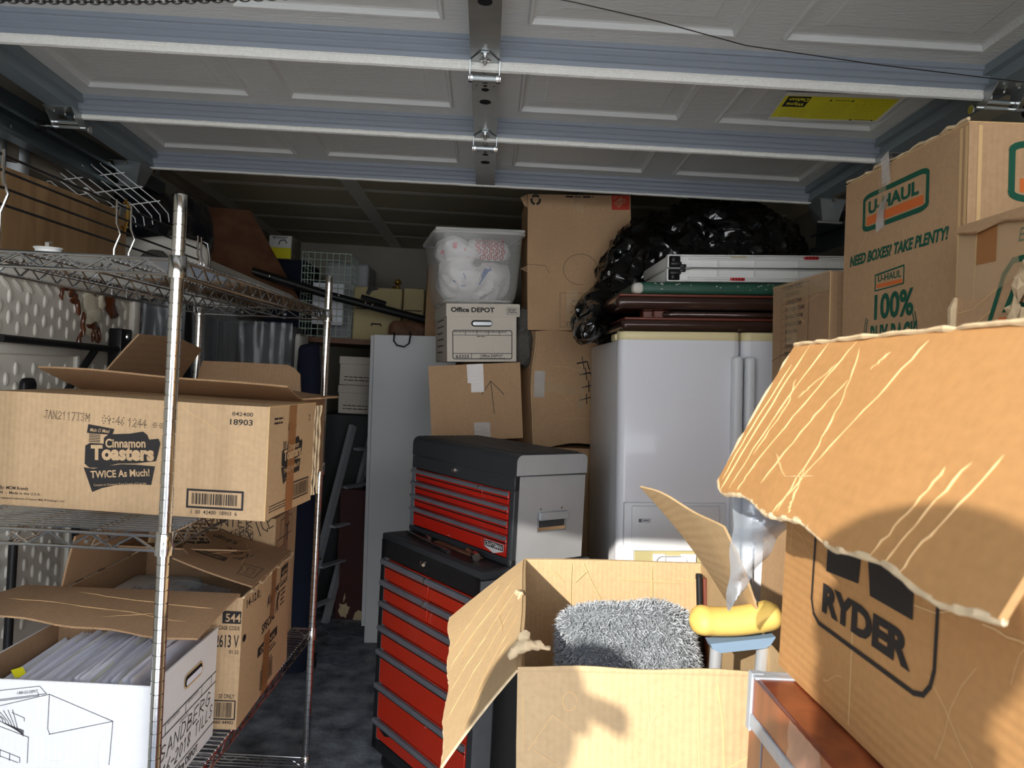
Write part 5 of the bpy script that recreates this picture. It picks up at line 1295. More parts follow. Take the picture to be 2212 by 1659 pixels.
for k in range(26):
    x, z = .05+.6*rr.random(), .012+.022*rr.random()**.5; L = rr.uniform(.002, .014); p.poly([(x, z), (x+L, z+rr.uniform(-.002, .003)), (x+L*.5, z+rr.uniform(.002, .005))])
p.obj('paint_chip', 'offwhite', gt)['kind'] = 'stuff'
def white_half(x0, y0, z0, label, flip, red_at, hole_at):
    t = thing('white_folding_table', label, 'table', (x0, y0, z0+.012), 0, 'white plastic folding tables on the fridge', (0, R(-2.8), 0))
    W, D, H = .66, .42, .045
    s = (lambda z: H-z) if flip else (lambda z: z)
    def bx(mb, a, b, c, d, e, f, r=.004):
        z0_, z1_ = sorted((s(e), s(f))); return mb.rbox(a, b, c, d, z0_, z1_, r, 2)
    bx(MB(), 0, W, .010, D, 0, .045, .012).obj('body', 'white_pl', t, True)
    bx(MB(), 0, W, 0, .02, .040, .045, .0025).obj('edge_rib', 'white_pl', t, True)
    bx(MB(), .075, W, .002, .02, .027, .031, .0012).obj('edge_rib', 'white_pl', t, True); bx(MB(), .075, W, .004, .02, .033, .036, .001).obj('edge_rib', 'white_pl', t, True)
    bx(MB(), .08, W, 0, .02, .0015, .004, .0012).obj('edge_rib', 'white_pl', t, True)
    for x in (.175, .305, .455, .60): bx(MB(), x, x+.003, .001, .02, .004, .025, .001).obj('upright_rib', 'white_pl', t, True)
    bx(MB(), 0, .006, 0, .03, .0, .045, .0025).obj('end_rib', 'white_pl', t, True)
    bx(MB(), .008, .046, .004, .015, .002, .040, .004).obj('hinge_pocket', 'hole', t)
    bx(MB(), .012, .05, .001, .012, .008, .02, .003).obj('hinge_lever', 'black_pl', t, True); bx(MB(), .045, .066, .001, .012, .0, .012, .003).obj('hinge_lever', 'black_pl', t, True)
    bx(MB(), .016, .030, .001, .012, .020, .036, .003).obj('hinge_tooth', 'black_pl', t, True)
    if red_at is not None:
        bx(MB(), red_at, red_at+.050, .0, .018, .030, .044, .003).obj('latch', 'red_pl', t, True)
        for k in range(4): bx(MB(), red_at+.006+k*.011, red_at+.011+k*.011, -.001, .002, .034, .040, .0008).obj('latch_grip', 'darkred', t)
    if hole_at is not None: bx(MB(), hole_at, hole_at+.055, .0085, .012, .028, .044, .004).obj('latch_hole', 'disp', t, True)
    return t
white_half(.600, 2.628, 1.839, 'lower white folding table half with red latch near its middle', True, .222, None)
white_half(.600, 2.628, 1.887, 'upper white folding table half with grey slot and red latch far right', False, .478, .222)

# black rubbish bag behind and beside the folded tables
bg = MB().sphere((.97, 3.34, 1.97), .40, .24, .31, 24, 16).sphere((.66, 3.24, 1.90), .20, .14, .26, 20, 12).sphere((.52, 3.22, 1.78), .12, .14, .12, 16, 10).sphere((.425, 3.02, 1.745), .06, .2, .075, 16, 10).sphere((.385, 2.86, 1.70), .045, .14, .055, 16, 10).sphere((1.2, 3.4, 1.95), .2, .2, .3, 16, 10)
bg = ridged(ridged(remesh(bg, .014, 1), .035, 5.5, 11, (1.3, 1.3, .8)), .010, 17, 4, (1.2, 1.2, .7))
bg.warp(lambda v: Vector((v.x, v.y, max(v.z, 1.650 if v.x > .44 else 1.60))))
t = bg.obj('rubbish_bag', 'bag', None, True); tag(t, 'crumpled glossy black rubbish bag slumped behind the folded tables on the fridge', 'bag')
# ================================================================ tool cabinet and tool chest
CH = R(126)-math.pi/2   # the front runs 36 degrees off the depth axis
tc = thing('tool_cabinet', 'red and charcoal roller tool cabinet standing on the concrete floor', 'tool cabinet', (.015, 2.35, 0))
# local frame: +x = along the front from the far left to the near right, -y = out of the front
e1 = Vector((.588, -.809, 0)); n1 = Vector((.809, .588, 0))
def set_frame(o): o.rotation_euler = (0, 0, math.atan2(e1.y, e1.x))
set_frame(tc)
W_c, D_c, H_c, Z0 = .63, .455, .893, .095
MB().rbox(-W_c, 0, .020, D_c, Z0, H_c-.03, .004, 1).obj('carcass', 'charcoal', tc, True)
top = MB().rbox(-W_c-.002, .002, 0, D_c+.002, H_c-.028, H_c, .006, 2).obj('top_frame', 'charcoal', tc, True)
MB().box(-W_c+.02, -.02, .03, D_c-.02, H_c-.0005, H_c+.0015).obj('top_tray', 'charcoal_d', top)
MB().rbox(-W_c, -W_c+.032, -.002, .03, Z0, H_c-.02, .003, 1).obj('front_post', 'charcoal_d', tc, True)
MB().rbox(-.030, 0, -.002, .03, Z0, H_c-.02, .003, 1).obj('front_post', 'charcoal', tc, True)
MB().rbox(-W_c, 0, -.002, .03, H_c-.085, H_c-.02, .003, 1).obj('header', 'charcoal_d', tc, True)
MB().rbox(-W_c, 0, -.002, .03, Z0, Z0+.045, .003, 1).obj('plinth', 'charcoal_d', tc, True)
MB().box(-.001, .0005, .075, D_c-.03, Z0+.02, H_c-.05).obj('side_recess_shade', 'charcoal_d', tc)  # flat dark sheet: recess, with the shade on this side put into its colour
MB().box(-.001, .0012, .0, .07, Z0, H_c-.03).obj('side_post', 'trim', tc)
MB().box(-W_c+.032, -W_c+.052, -.003, .02, Z0+.045, H_c-.085).obj('drawer_slide_strip', 'trim', tc)
def drawer(par, x0, x1, z0, z1, m, pull=.022, latch=True, dip=.004):
    d = MB().rbox(x0+.0015, x1-.0015, -.004, .02, z0+.0015, z1-.0015, .0025, 1).obj('drawer', m, par, True)
    MB().box(x0+.002, x1-.002, -.0045, -.002, z1-pull-.012, z1-pull-.008).obj('crease_line', 'hole', d)
    prof = [(-.004, z1-pull), (-.016, z1-pull+.001), (-.018, z1-pull*.5), (-.014, z1-.004), (-.004, z1-.003)]
    mb = MB(); vs = []
    for x in (x0-.012 if x0 < -.5 else x0+.001, x1-.001): vs += [(x, y, z) for y, z in prof]
    n = len(prof); mb.add(vs, [(i, i+1, n+i+1, n+i) for i in range(n-1)]+[(n-1, 0, n, 2*n-1), tuple(range(n)), tuple(range(n, 2*n))[::-1]])
    mb.obj('drawer_pull', 'trim', d)
    return d
xa, xb = -W_c+.034, -.032; xm = -W_c+.34
zt = H_c-.087
zz = [zt, zt-.078, zt-.155]   # two half-width rows
for i in range(2):
    drawer(tc, xa, xm-.002, zz[i+1], zz[i], 'red_o'); drawer(tc, xm+.002, xb, zz[i+1], zz[i], 'red_o')
    MB().box(xm-.014, xm-.004, -.0195, -.016, zz[i]-.022, zz[i]-.003).obj('pull_clip', 'bolt', tc)
z = zz[2]
for h in (.090, .088, .125, .130, .10):
    z1_ = z; z = max(Z0+.047, z-h)
    drawer(tc, xa, xb, z, z1_, 'red_o')
if z > Z0+.05: drawer(tc, xa, xb, Z0+.047, z, 'red_o')
p = Print((xa, -.0042, Z0+.05), (1, 0, 0), (0, 0, 1)); p.poly([(.025, .055), (.10, .055), (.10, .038), (.062, .026), (.025, .038)]); p.obj('maker_badge', 'hole', tc)
p = Print((xa, -.0042, Z0+.05), (1, 0, 0), (0, 0, 1), .0014); p.text('CRAFTSMAN', .028, .043, .0085, .068, .01); p.obj('badge_lettering', 'disp', tc)
MB().lathe([(.009, 0), (.009, .012), (.006, .014)], 14, Matrix.Translation((-.33, -.002, H_c-.045)) @ Matrix.Rotation(math.pi/2, 4, 'X')).tube([(-.33, -.010, H_c-.045), (-.30, -.022, H_c-.044)], .006, 8).obj('lock_key', 'bolt', tc, True)
for x in (-W_c+.05, -.06):
    for y in (.07, D_c-.06):
        MB().tube([(x-.016, y, .048), (x+.016, y, .048)], .047, 18).obj('caster_wheel', 'black', tc, True)
        MB().box(x-.024, x+.024, y-.02, y+.02, .05, .098).obj('caster_fork', 'galv', tc)
p = Print((.0014, .03, .25), (0, 1, 0), (0, 0, 1)); p.poly([(.01, .0), (.016, -.002), (.018, .012), (.015, .022), (.010, .016)]); p.obj('paint_fleck', 'white_pl', tc)

tt = thing('tool_chest', 'red and grey tool chest with slatted lid sitting on the roller cabinet', 'tool chest', (.015+.115*.809, 2.35+.115*.588, H_c+.003)); set_frame(tt)
W_t, D_t, H_t = .632, .305, .355
M['trim_l'] = mat('steel_side', (186, 188, 190), .40, .25, noise_amt=.3, noise_scale=5, col2=(146, 150, 154))
MB().rbox(-W_t, 0, .012, D_t, 0, .285, .004, 1).obj('carcass', 'trim_l', tt, True)
ld_ = MB().rbox(-W_t-.002, .003, -.002, D_t, .285, H_t, .026, 4, edges=lambda d, c: abs(d.x) > .9 and c.z > .3).obj('lid', 'charcoal', tt, True)
MB().rbox(.0, .0045, .0, D_t-.002, .288, H_t-.002, .022, 4, edges=lambda d, c: abs(d.x) > .9 and c.z > .3).obj('lid_end', 'trim_l', tt, True)
for k in range(9):
    y = .03+k*.029; MB().rbox(-W_t+.02, -.02, y, y+.02, H_t-.001, H_t+.003, .0012, 1).obj('lid_slat', 'charcoal', ld_)
MB().rbox(-W_t, -W_t+.026, -.002, .02, .01, .287, .003, 1).obj('front_post', 'trim', tt, True)
MB().rbox(-.026, 0, -.002, .02, .0, .287, .003, 1).obj('front_post', 'charcoal', tt, True)
MB().rbox(-W_t, 0, -.0025, .02, .236, .286, .003, 1).obj('header', 'charcoal', tt, True)
MB().rbox(-W_t, 0, -.003, .02, .0, .02, .002, 1).obj('plinth', 'charcoal', tt, True)
xa, xb = -W_t+.028, -.028; xm = xb-.14
hs = [.236, .190, .142, .094, .022]
for i in range(4):
    if i == 0: drawer(tt, xa, xm-.002, hs[1], hs[0], 'red', .016); drawer(tt, xm+.002, xb, hs[1], hs[0], 'red', .016)
    else: drawer(tt, xa, xb, hs[i+1], hs[i], 'red', .016)
MB().box(xm-.014, xm-.005, -.0195, -.016, hs[0]-.016, hs[0]-.002).obj('pull_clip', 'bolt', tt)
p = Print((xb-.115, -.0042, .028), (1, 0, 0), (0, 0, 1)); p.rect(0, .012, .105, .034); p.poly([(0, .012), (.105, .012), (.052, -.003)]); p.obj('maker_badge', 'white_pl', tt)
p = Print((xb-.115, -.0042, .028), (1, 0, 0), (0, 0, 1), .0012); p.rect(.002, .0135, .103, .0325); p.obj('badge_field', 'ink', tt)
p = Print((xb-.115, -.0042, .028), (1, 0, 0), (0, 0, 1), .0020); p.text('CRAFTSMAN', .006, .0165, .0135, .094, .016, .15); p.obj('badge_lettering', 'white_pl', tt)
MB().lathe([(.012, 0), (.012, .004), (.008, .009), (.008, .012)], 16, Matrix.Translation((-.34, -.002, .262)) @ Matrix.Rotation(math.pi/2, 4, 'X')).obj('lock', 'bolt', tt, True)
# side handle recess
x = .0008
MB().box(x-.0012, x+.0002, .105, .215, .11, .158).obj('handle_recess', 'charcoal', tt)
MB().rbox(x-.001, x+.012, .102, .222, .140, .166, .003, 2).obj('handle_bar', 'trim_l', tt, True)
MB().box(x-.0008, x+.0012, .100, .218, .105, .116).obj('handle_lip', 'bolt', tt)
for y in (.11, .20): MB().sphere((x, y, .176), .003, .004, .004, 8, 6).obj('rivet', 'bolt', tt)
p = Print((.0009, .085, .09), (0, 1, 0), (0, 0, 1)); p.border(.014, .012, .135, .07, .002); p.obj('recess_edge', 'trim', tt)

# small things on the cabinet top, in front of the chest
def on_top(name, label, cat, x, y, z=.0018):
    t = thing(name, label, cat, tuple(Vector((.015, 2.35, 0))+e1*x+n1*y+Vector((0, 0, H_c+z)))); set_frame(t); return t
t = on_top('screwdriver_bar', 'long steel tool bar with round ends lying on the cabinet top', 'tool', -.52, .055)
MB().tube([(-.06, .02, .006), (.28, -.02, .006)], .0045, 10).tube([(.19, -.0095, .007), (.285, -.021, .007)], .007, 10).obj('shaft', 'bolt', t, True)
t = on_top('steel_tool', 'round headed steel tool on the cabinet top nearest the open carton', 'tool', -.14, .07)
MB().tube([(0, 0, .0135), (.03, -.012, .0135)], .0135, 14).obj('head', 'bolt', t, True); MB().tube([(-.09, .036, .009), (0, 0, .012)], .007, 8).obj('stem', 'ply', t, True)
t = on_top('steel_socket', 'small steel socket beside the long tool bar on the cabinet top', 'socket', -.44, .075)
MB().tube([(0, 0, .0095), (.022, -.004, .0095)], .009, 12).obj('cap', 'bolt', t, True)
t = on_top('tool_strip', 'dark brown strip lying at the foot of the tool chest', 'tool', -.30, .09)
MB().rbox(-.10, .17, -.012, .012, 0, .006, .002, 1).obj('strip', 'ply', t, True)
# ================================================================ moving boxes on the right
def haul_logo(p, q, o, u0, v0, W, H, slope=0.0, part='green'):
    """rounded sign: green border and letters, orange bar"""
    A = lambda x, y: (u0+x*W, v0+y*H)
    if part == 'green':
        p.stroke([A(x, y) for x, y in rrect(0, 0, 1, 1, .12)], .0115*(W/.27), True)
        p.text('U-HAUL', *A(.08, .46), .36*H, .80*W, .038, z=0)
    else:
        p.rect(*A(.055, .12), *A(.945, .37))
u1 = Carton('moving_box', 'tall printed moving box under the right end of the garage door', 'moving box', (1.146, 1.703, 1.433), 0, (.46, .505, .606), 'kraft', 41, .002, rot=(0, R(-1.8), 0))
p = u1.pr('left'); haul_logo(p, 0, 0, .102, .472, .268, .080); p.text('NEED BOXES? TAKE PLENTY!', .036, .393, .025, .413, .040, .22)
p.stroke([(.166, .318), (.166, .355), (.288, .362), (.288, .322)], .004); p.text('U-HAUL', .178, .338, .016, .10, .014)
p.stroke(ell(.232, .195, .115, .145, 40, -205, 25), .003); p.stroke(ell(.232, .195, .106, .135, 40, -205, 25), .003); p.stroke([(.166, .318), (.288, .322)], .003)
p.text('100%', .165, .252, .057, .165, .03); p.text('BUY-BACK', .150, .183, .054, .20, .03); p.text('GUARANTEE', .150, .125, .03, .19, .02)
p.obj('green_print', 'green_ink', u1.root)
p = u1.pr('left', .0009); haul_logo(p, 0, 0, .102, .472, .268, .080, part='orange'); p.obj('orange_print', 'orange_ink', u1.root); p = u1.pr('left', .0009); p.rect(.172, .324, .283, .333); p.obj('orange_print', 'orange_ink', u1.root)
p = u1.pr('front'); haul_logo(p, 0, 0, .085, .462, .30, .105); p.obj('green_print', 'green_ink', u1.root)
p = u1.pr('front', .0009); haul_logo(p, 0, 0, .085, .462, .30, .105, part='orange'); p.obj('orange_print', 'orange_ink', u1.root)
u1.edge_wear(['tf', 'tl'], 'crease', .003); u1.scuffs('left', 5, 12, 'crease', .0014)
p = u1.pr('left', .0010); p.rect(.478, .06, .488, .60, n=6); p.rect(.496, .06, .505, .60, n=6); p.obj('pale_edge_rub', 'crease', u1.root)['kind'] = 'stuff'
p = u1.pr('front', .0010); p.rect(.018, .02, .026, .60, n=6); p.obj('pale_edge_rub', 'crease', u1.root)
mb = MB().grid(lambda u, v: Vector((-.2335-.004*math.sin(v*9)-.02*max(0, v-.85)*3, .085-.035*u+.05*v*(1-.2*v)-.12*(v)*.6, .455+.165*v+.01*u)), 4, 14)
mb.obj('hanging_tape', 'tape_white', u1.root, True)
u1.tape('left', .17, .455, .205, .60, 'tape')
mb = MB(); rr = random.Random(3)
mb.tube([(-.228+rr.uniform(-.003, .003), -.25+.5*i/24, .612+rr.uniform(-.002, .004)) for i in range(25)], [.002+.003*rr.random() for _ in range(25)], 5)
mb.obj('torn_edge', 'torn', u1.root)['kind'] = 'stuff'; u1.seam('y')
Carton('support_carton', 'plain brown carton hidden under the tall printed moving box', 'carton', (1.141, 1.703, 0), 0, (.46, .50, 1.425), 'kraft', 42, .001)

u2 = Carton('moving_box', 'torn printed moving box at far right in front of the tall one', 'moving box', (1.045, 1.10, 1.20), 0, (.43, .50, .600), 'kraft', 44, .004)
p = u2.pr('left'); 
p.stroke([(.40, .400), (.12, .400), (.095, .412), (.093, .425), (.125, .505), (.145, .525), (.40, .53)], .010)
p.poly([(.125, .444), (.205, .444), (.205, .456), (.150, .456), (.178, .512), (.163, .512)]); p.poly([(.22, .445), (.235, .445), (.27, .512), (.255, .512)]); p.text('HAUL', .25, .445, .065, .13, .035)
p.text('EASY TO CARRY!', .155, .553, .022, .2, .016, .22); p.obj('green_print', 'green_ink', u2.root)
p = u2.pr('left', .0009); p.poly([(.108, .415), (.39, .415), (.39, .436), (.117, .436)]); p.obj('orange_print', 'orange_ink', u2.root)
# brown tape band, flap lip and torn paper
p = u2.pr('left', .0016); p.poly([(.0, .485), (.03, .47), (.09, .475), (.16, .50), (.24, .52), (.24, .598), (.0, .598)]); p.obj('tape', 'tape', u2.root)
p = u2.pr('left', .0020); p.rect(.055, .530, .105, .592); p.obj('brown_patch', 'tape_brown', u2.root)
Flap(u2, 'left', .050, -62, 10, s0=.0, s1=.6, taper=(.02, 0), lenfn=lambda q: .35+.2*math.sin(q*8)**2, m='kraft', lift=.006)
mb = MB(); rr = random.Random(6)
def scrap(uc, vc, r, n, out):
    pts = [(uc+r*(.5+.6*rr.random())*math.cos(2*math.pi*i/n), vc+r*(.5+.8*rr.random())*math.sin(2*math.pi*i/n)) for i in range(n)]
    o, u, v = u2.face('left'); m = frame(o, u, v); c = m @ Vector((uc, vc, out))
    vs = [m @ Vector((x, y, .002+out*rr.uniform(.1, .9))) for x, y in pts]+[c]
    mb.add(vs, [(i, (i+1) % n, n) for i in range(n)])
for (a, b, r) in ((.175, .475, .022), (.19, .505, .025), (.165, .445, .02), (.185, .43, .02), (.165, .408, .026), (.21, .45, .03), (.205, .40, .03)): scrap(a, b, r, 9, .012)
mb.obj('torn_paper', 'torn', u2.root)['kind'] = 'stuff'
mb = MB(); mb.tube([(-.2165, .247, .48), (-.219, .25, .46), (-.219, .249, .43), (-.222, .255, .405)], [.004, .009, .008, .001], 6).obj('torn_corner', 'torn', u2.root)
f_ = u2.pr('left', .0012)
for pts in ([(.02, .39), (.06, .43), (.10, .45)], [(.035, .36), (.07, .40), (.115, .43)], [(.0, .45), (.05, .455), (.12, .49)], [(.05, .47), (.052, .59)]): f_.stroke(pts, .0018)
f_.obj('crease', 'crease', u2.root)['kind'] = 'stuff'
Carton('support_carton', 'plain brown carton hidden under the torn moving box', 'carton', (1.045, 1.10, 0), 0, (.42, .48, 1.195), 'kraft', 45, .001)

lx = Carton('checklist_carton', 'brown carton with printed room checklist between fridge and tall moving box', 'carton', (1.115, 2.245, 1.405), 0, (.39, .41, .425), 'kraft_d', 47, .004, rot=(0, R(-1.8), 0))
p = lx.pr('left'); p.border(.07, .135, .275, .415, .0016)
for i, (t_, w) in enumerate((('DESCRIPTION', .10), ('GARAGE ITEMS', .12), ('KITCHEN ITEMS', .14), ('DINING ROOM', .13), ('LIVING ROOM', .12), ('BEDROOM', .09), ('DEN', .05), ('OFFICE', .08), ('BATH', .07), ('MISC', .07), ('CONTENTS', .13))):
    v = .385-i*.0225; p.text(t_, .105, v, .012, w, .008, .15); p.stroke([(.082, v+.002), (.095, v+.002)], .0015)
p.obj('printed_checklist', 'ink_soft', lx.root)
p = lx.pr('left'); p.hand('TOOLS', .05, .055, .05, .9, .003, 0, .3, wob=.06); p.stroke([(.0, .19), (.12, .215), (.25, .215), (.38, .225)], .0016); p.hand('FURNITURE', .10, .405, .014, .8, .002, 0, .3); p.obj('marker_writing', 'ink_pen', lx.root)
lx.tape('left', .0, .375, .41, .43, 'tape'); lx.tape('left', .12, .24, .20, .36, 'tape'); lx.edge_wear(['fl', 'tl'], 'crease', .003); lx.scuffs('left', 6, 5)
Carton('support_carton', 'plain brown carton hidden under the checklist carton', 'carton', (1.115, 2.245, 0), 0, (.39, .41, 1.395), 'kraft', 48, .001)

# ================================================================ near right: printed box on a taped wooden cabinet
wc = thing('wooden_cabinet', 'reddish wood laminate cabinet with grey taped edges at bottom right', 'cabinet', (.60, .775, 0))
MB().rbox(-.205, .205, -.295, .295, 0, 1.098, .004, 1).obj('body', 'redwood', wc, True)
MB().rbox(-.2075, -.203, -.29, .297, 1.026, 1.046, .0012, 1).obj('tape_strip', 'ducttape', wc)
MB().rbox(-.2081, -.19, .2835, .2987, 1.02, 1.1011, .0012, 1).obj('tape_strip', 'ducttape', wc)
MB().rbox(-.2069, .05, .272, .2975, 1.096, 1.1002, .0012, 1).obj('tape_strip', 'ducttape', wc)
MB().box(-.2062, -.204, .240, .243, .3, 1.026).obj('edge_trim', 'trim', wc)
MB().grid(lambda u, v: Vector((-.2068-.003*abs(math.sin(u*14+v*5)), .06+.09*u, 1.048+.05*v)), 14, 6, True).obj('clear_tape', mat('thin_tape', (214, 190, 180), .15, alpha=.22, coat=.6), wc, True)
rb = Carton('printed_box', 'open printed moving box nearest the camera with creased flap hanging left', 'moving box', (.636, .7775, 1.102), 0, (.38, .645, .463), 'kraft_o', 51, .003, open=True)
p = rb.pr('left')
p.stroke([(.100, .30), (.100, .125), (.108, .108), (.125, .100), (.345, .100), (.362, .105), (.373, .118), (.378, .135), (.378, .30)], .0055)
p.text('RYDER', .132, .120, .033, .205, .056)
p.poly([(.138, .212), (.225, .212), (.222, .176), (.138, .170)]); p.poly([(.238, .222), (.335, .222), (.337, .170), (.250, .170)])
p.obj('printed_sign', 'ink', rb.root)
rb.scuffs('left', 14, 9, 'crease', .0016)
p = rb.pr('left', .0009); p.stroke([(.215, .01), (.214, .13)], .0022); p.stroke([(.02, .17), (.03, .40)], .0012); p.obj('crease', 'crease', rb.root)['kind'] = 'stuff'
rf = Flap(rb, 'left', .236, -60, -4, s0=.0, s1=.985, taper=(.02, .02), lenfn=lambda q: 1+.035*math.sin(q*23)*.5-.10*max(0, .05-q)*8, m='kraft_o', t=.006, ns=30, nr=12, label='creased sunlit flap hanging outward')
rf.creases([[(.09, 0), (.07, .5), (.055, 1)], [(.18, .02), (.13, .45), (.10, .97)], [(.05, .15), (.035, .6), (.03, .95)], [(.30, .02), (.25, .35), (.17, .8), (.15, .98)], [(.12, .25), (.16, .42), (.13, .75)],
    [(.33, .06), (.385, .35), (.40, .62), (.385, .98)], [(.55, .05), (.50, .35), (.42, .75), (.37, .99)], [(.36, .25), (.31, .5), (.25, .9)], [(.29, .12), (.22, .3), (.19, .38)], [(.45, .10), (.42, .2)], [(.40, .74), (.42, .9), (.43, .98)], [(.24, .72), (.34, .80), (.45, .78)],
    [(.78, .60), (.76, .8), (.73, 1)], [(.82, .55), (.79, .8), (.77, 1)], [(.87, .5), (.83, .8), (.81, 1)]], .0021, 1, jit=.004)
mb = MB(); rr = random.Random(12)
mb.tube([rf.pos(i/60, 1, rr.uniform(-.002, .002)) for i in range(61)], [.0026+.0018*rr.random() for _ in range(61)], 6); mb.obj('frayed_edge', 'torn', rf.o)
mb = MB(); mb.tube([rf.pos(i/40, 0, .003+rr.uniform(-.001, .003)) for i in range(41)], [.002+.002*rr.random() for _ in range(41)], 6); mb.tube([rf.pos(0, i/14, rr.uniform(-.002, .002)) for i in range(15)], [.0025+.0025*rr.random() for _ in range(15)], 6); mb.obj('frayed_edge', 'torn', rf.o)['kind'] = 'stuff'
# stiff clear tape hanging from the far end of that flap
A_, B_, C_ = Vector((.372, 1.115, 1.345)), Vector((.452, 1.112, 1.300)), Vector((.376, 1.135, 1.168))
def tp(u, v):
    a = A_.lerp(C_, v); b = B_.lerp(C_+Vector((.004, 0, 0)), v**1.15); q = a.lerp(b, u)
    return q+Vector((0, -.022*math.sin(u*math.pi)*(1-v*.7)+.006*math.sin(v*16+u*5), 0))-Vector((.636, .7775, 1.102))
tpm = MB().grid(tp, 14, 18); tpm.obj('hanging_tape', 'silver', rb.root, True, label='stiff silvery clear tape hanging in a point')

# ================================================================ the big open carton in the middle
bc = Carton('open_moving_carton', 'big open carton in sunlight with grey shag cushion and crutch inside', 'carton', (.378, 1.672, .014), -3.5, (.47, .74, 1.004), 'kraft_y', 55, .004, open=True, t=.006, rot=(R(1.2), R(-2.3), R(-3.5)))
p = bc.pr('front', .0010); p.m = p.m @ Matrix.Translation((0, -.032, 0))
for k, pts in enumerate(([(.215, 1.03), (.222, .93), (.225, .80)], [(.30, 1.03), (.305, .92), (.312, .80)], [(.335, 1.02), (.345, .95), (.35, .87)], [(.10, .93), (.06, .96), (.02, .90)], [(.03, .90), (.10, .855), (.16, .82)], [(.01, .99), (.012, .90)])): p.stroke(pts, .0026 if k < 3 else .0016)
p.stroke([(.27, 1.005), (.24, .985), (.225, .955), (.218, .92)], .004); p.stroke(ell(.088, .985, .012, .016, 14), .002); p.stroke([(.285, .82), (.34, .87), (.39, .90)], .003)
p.obj('crease', 'crease', bc.root)['kind'] = 'stuff'
lf = Flap(bc, 'left', .245, lambda q: -36-15*q, -5, s0=.02, s1=1.0, taper=(.02, -.0), lenfn=lambda q: 1-.13*q+.02*math.sin(q*19), m='kraft_y', ns=20, nr=8, label='left flap folded down and out')
lf.creases([[(.15, .05), (.3, .4), (.45, .95)], [(.10, .3), (.2, .6), (.33, .97)], [(.3, .05), (.5, .5), (.62, .96)], [(.45, .1), (.62, .45), (.8, .95)], [(.55, .02), (.72, .3), (.9, .6)], [(.7, .1), (.85, .4), (.97, .7)], [(.2, .15), (.4, .3), (.6, .25)], [(.35, .6), (.5, .8)]], .0022, 1)
mb = MB(); mb.tube([lf.pos(i/50, 1, rr.uniform(-.0015, .0015)) for i in range(51)], [.0016+.0012*rr.random() for _ in range(51)], 5); mb.tube([lf.pos(1, i/20, 0) for i in range(21)], [.002+.001*rr.random() for _ in range(21)], 5); mb.obj('frayed_edge', 'torn', lf.o)['kind'] = 'stuff'
mb = remesh(MB().tube([(-.252, -.350, 1.02), (-.235, -.348, 1.035), (-.215, -.346, 1.040), (-.18, -.344, 1.034)], [.008, .012, .010, .005], 8).sphere((-.225, -.343, 1.05), .012, .006, .016), .004, 1).warp(lambda v: wv(v, 90, .005, 2))
mb.obj('torn_corner', 'torn', bc.root, True)
MB().tube([lf.pos(.38, .0, .004), lf.pos(.40, .03, .01), lf.pos(.42, .0, .006), lf.pos(.43, .05, .004)], [.004, .008, .006, .002], 6).obj('torn_scrap', 'torn', lf.o, True)
rg_ = Flap(bc, 'right', .335, lambda q: 107+15*q, 12, s0=.23, s1=.64, taper=(-.13, -.0), lift=-.022, lenfn=lambda q: .83+.17*q+.012*math.cos(q*9), m='kraft_y', ns=20, nr=10, label='right flap raised and leaning in over the carton')
rg_.creases([[(.1, .1), (.4, .3), (.6, .28)], [(.15, .3), (.3, .7)], [(.5, .15), (.8, .35)]], .002, -1)
Flap(bc, 'back', .20, -78, 0, m='kraft_y'); Flap(bc, 'front', .012, 70, 30, m='kraft_y', lenfn=lambda q: .5+.4*math.sin(q*7)**2)
p = Print((-.235+.006, .345-.006, 0), (1, 0, 0), (0, 0, 1), .0012)
p.m = frame(Vector((-.229, .362, -.035)), (1, 0, 0), (0, 0, 1)); p.w = bc.warp
for pts in ([(.12, 1.03), (.118, .95), (.122, .84)], [(.15, 1.03), (.17, .985), (.20, .93), (.235, .88)], [(.13, .98), (.16, 1.01)], [(.33, 1.02), (.335, .9)], [(.06, 1.02), (.10, .98)], [(.40, 1.0), (.44, .99)], [(.25, .99), (.40, .985)]): p.stroke(pts, .0022)
p.obj('crease', 'crease', bc.root)['kind'] = 'stuff'
# filler inside
t = MB().grid(lambda u, v: wv(Vector((.115+.42*u+.02*v, 1.335+.62*v, .74)), 9, .03, 4), 20, 24).obj('brown_wrapping_paper', 'kraft_d', None, True); tag(t, 'brown wrapping paper under the shag cushion in the big open carton', 'paper')

# grey shag cushion
cu = thing('shag_cushion', 'fluffy grey shag cushion standing inside the big open carton', 'cushion', (.345, 1.70, .888))
CR = Matrix.Rotation(R(-24), 4, 'X') @ Matrix.Rotation(R(-3.5), 4, 'Y')
def cpt(a, b):   # superellipsoid surface
    ca, sa, cb, sb = math.cos(a), math.sin(a), math.cos(b), math.sin(b)
    s = lambda x, e: math.copysign(abs(x)**e, x)
    return Vector((.150*s(cb, .45)*s(ca, .45), .062*s(sb, .8), .108*s(cb, .45)*s(sa, .45)))
mb = MB().grid(lambda u, v: CR @ cpt(2*math.pi*u, -math.pi/2+math.pi*v), 40, 20)
mb.warp(lambda v: wv(v, 14, .012, 5)); mb.obj('cover', 'shag', cu, True)
cov = mb
pile = MB(); rr = random.Random(31)
M['shag_tip'] = mat('shag_tip', (222, 226, 230), .5, noise_amt=1.0, noise_scale=300, col2=(104, 112, 120))
tris = []
for f in cov.f:
    for q in range(1, len(f)-1):
        A_, B_, C_ = cov.v[f[0]], cov.v[f[q]], cov.v[f[q+1]]; n = (B_-A_).cross(C_-A_)
        if n.length > 1e-9: tris.append((A_, B_, C_, n.normalized(), n.length/2))
tot = 0; cum = []
for t_ in tris: tot += t_[4]; cum.append(tot)
import bisect
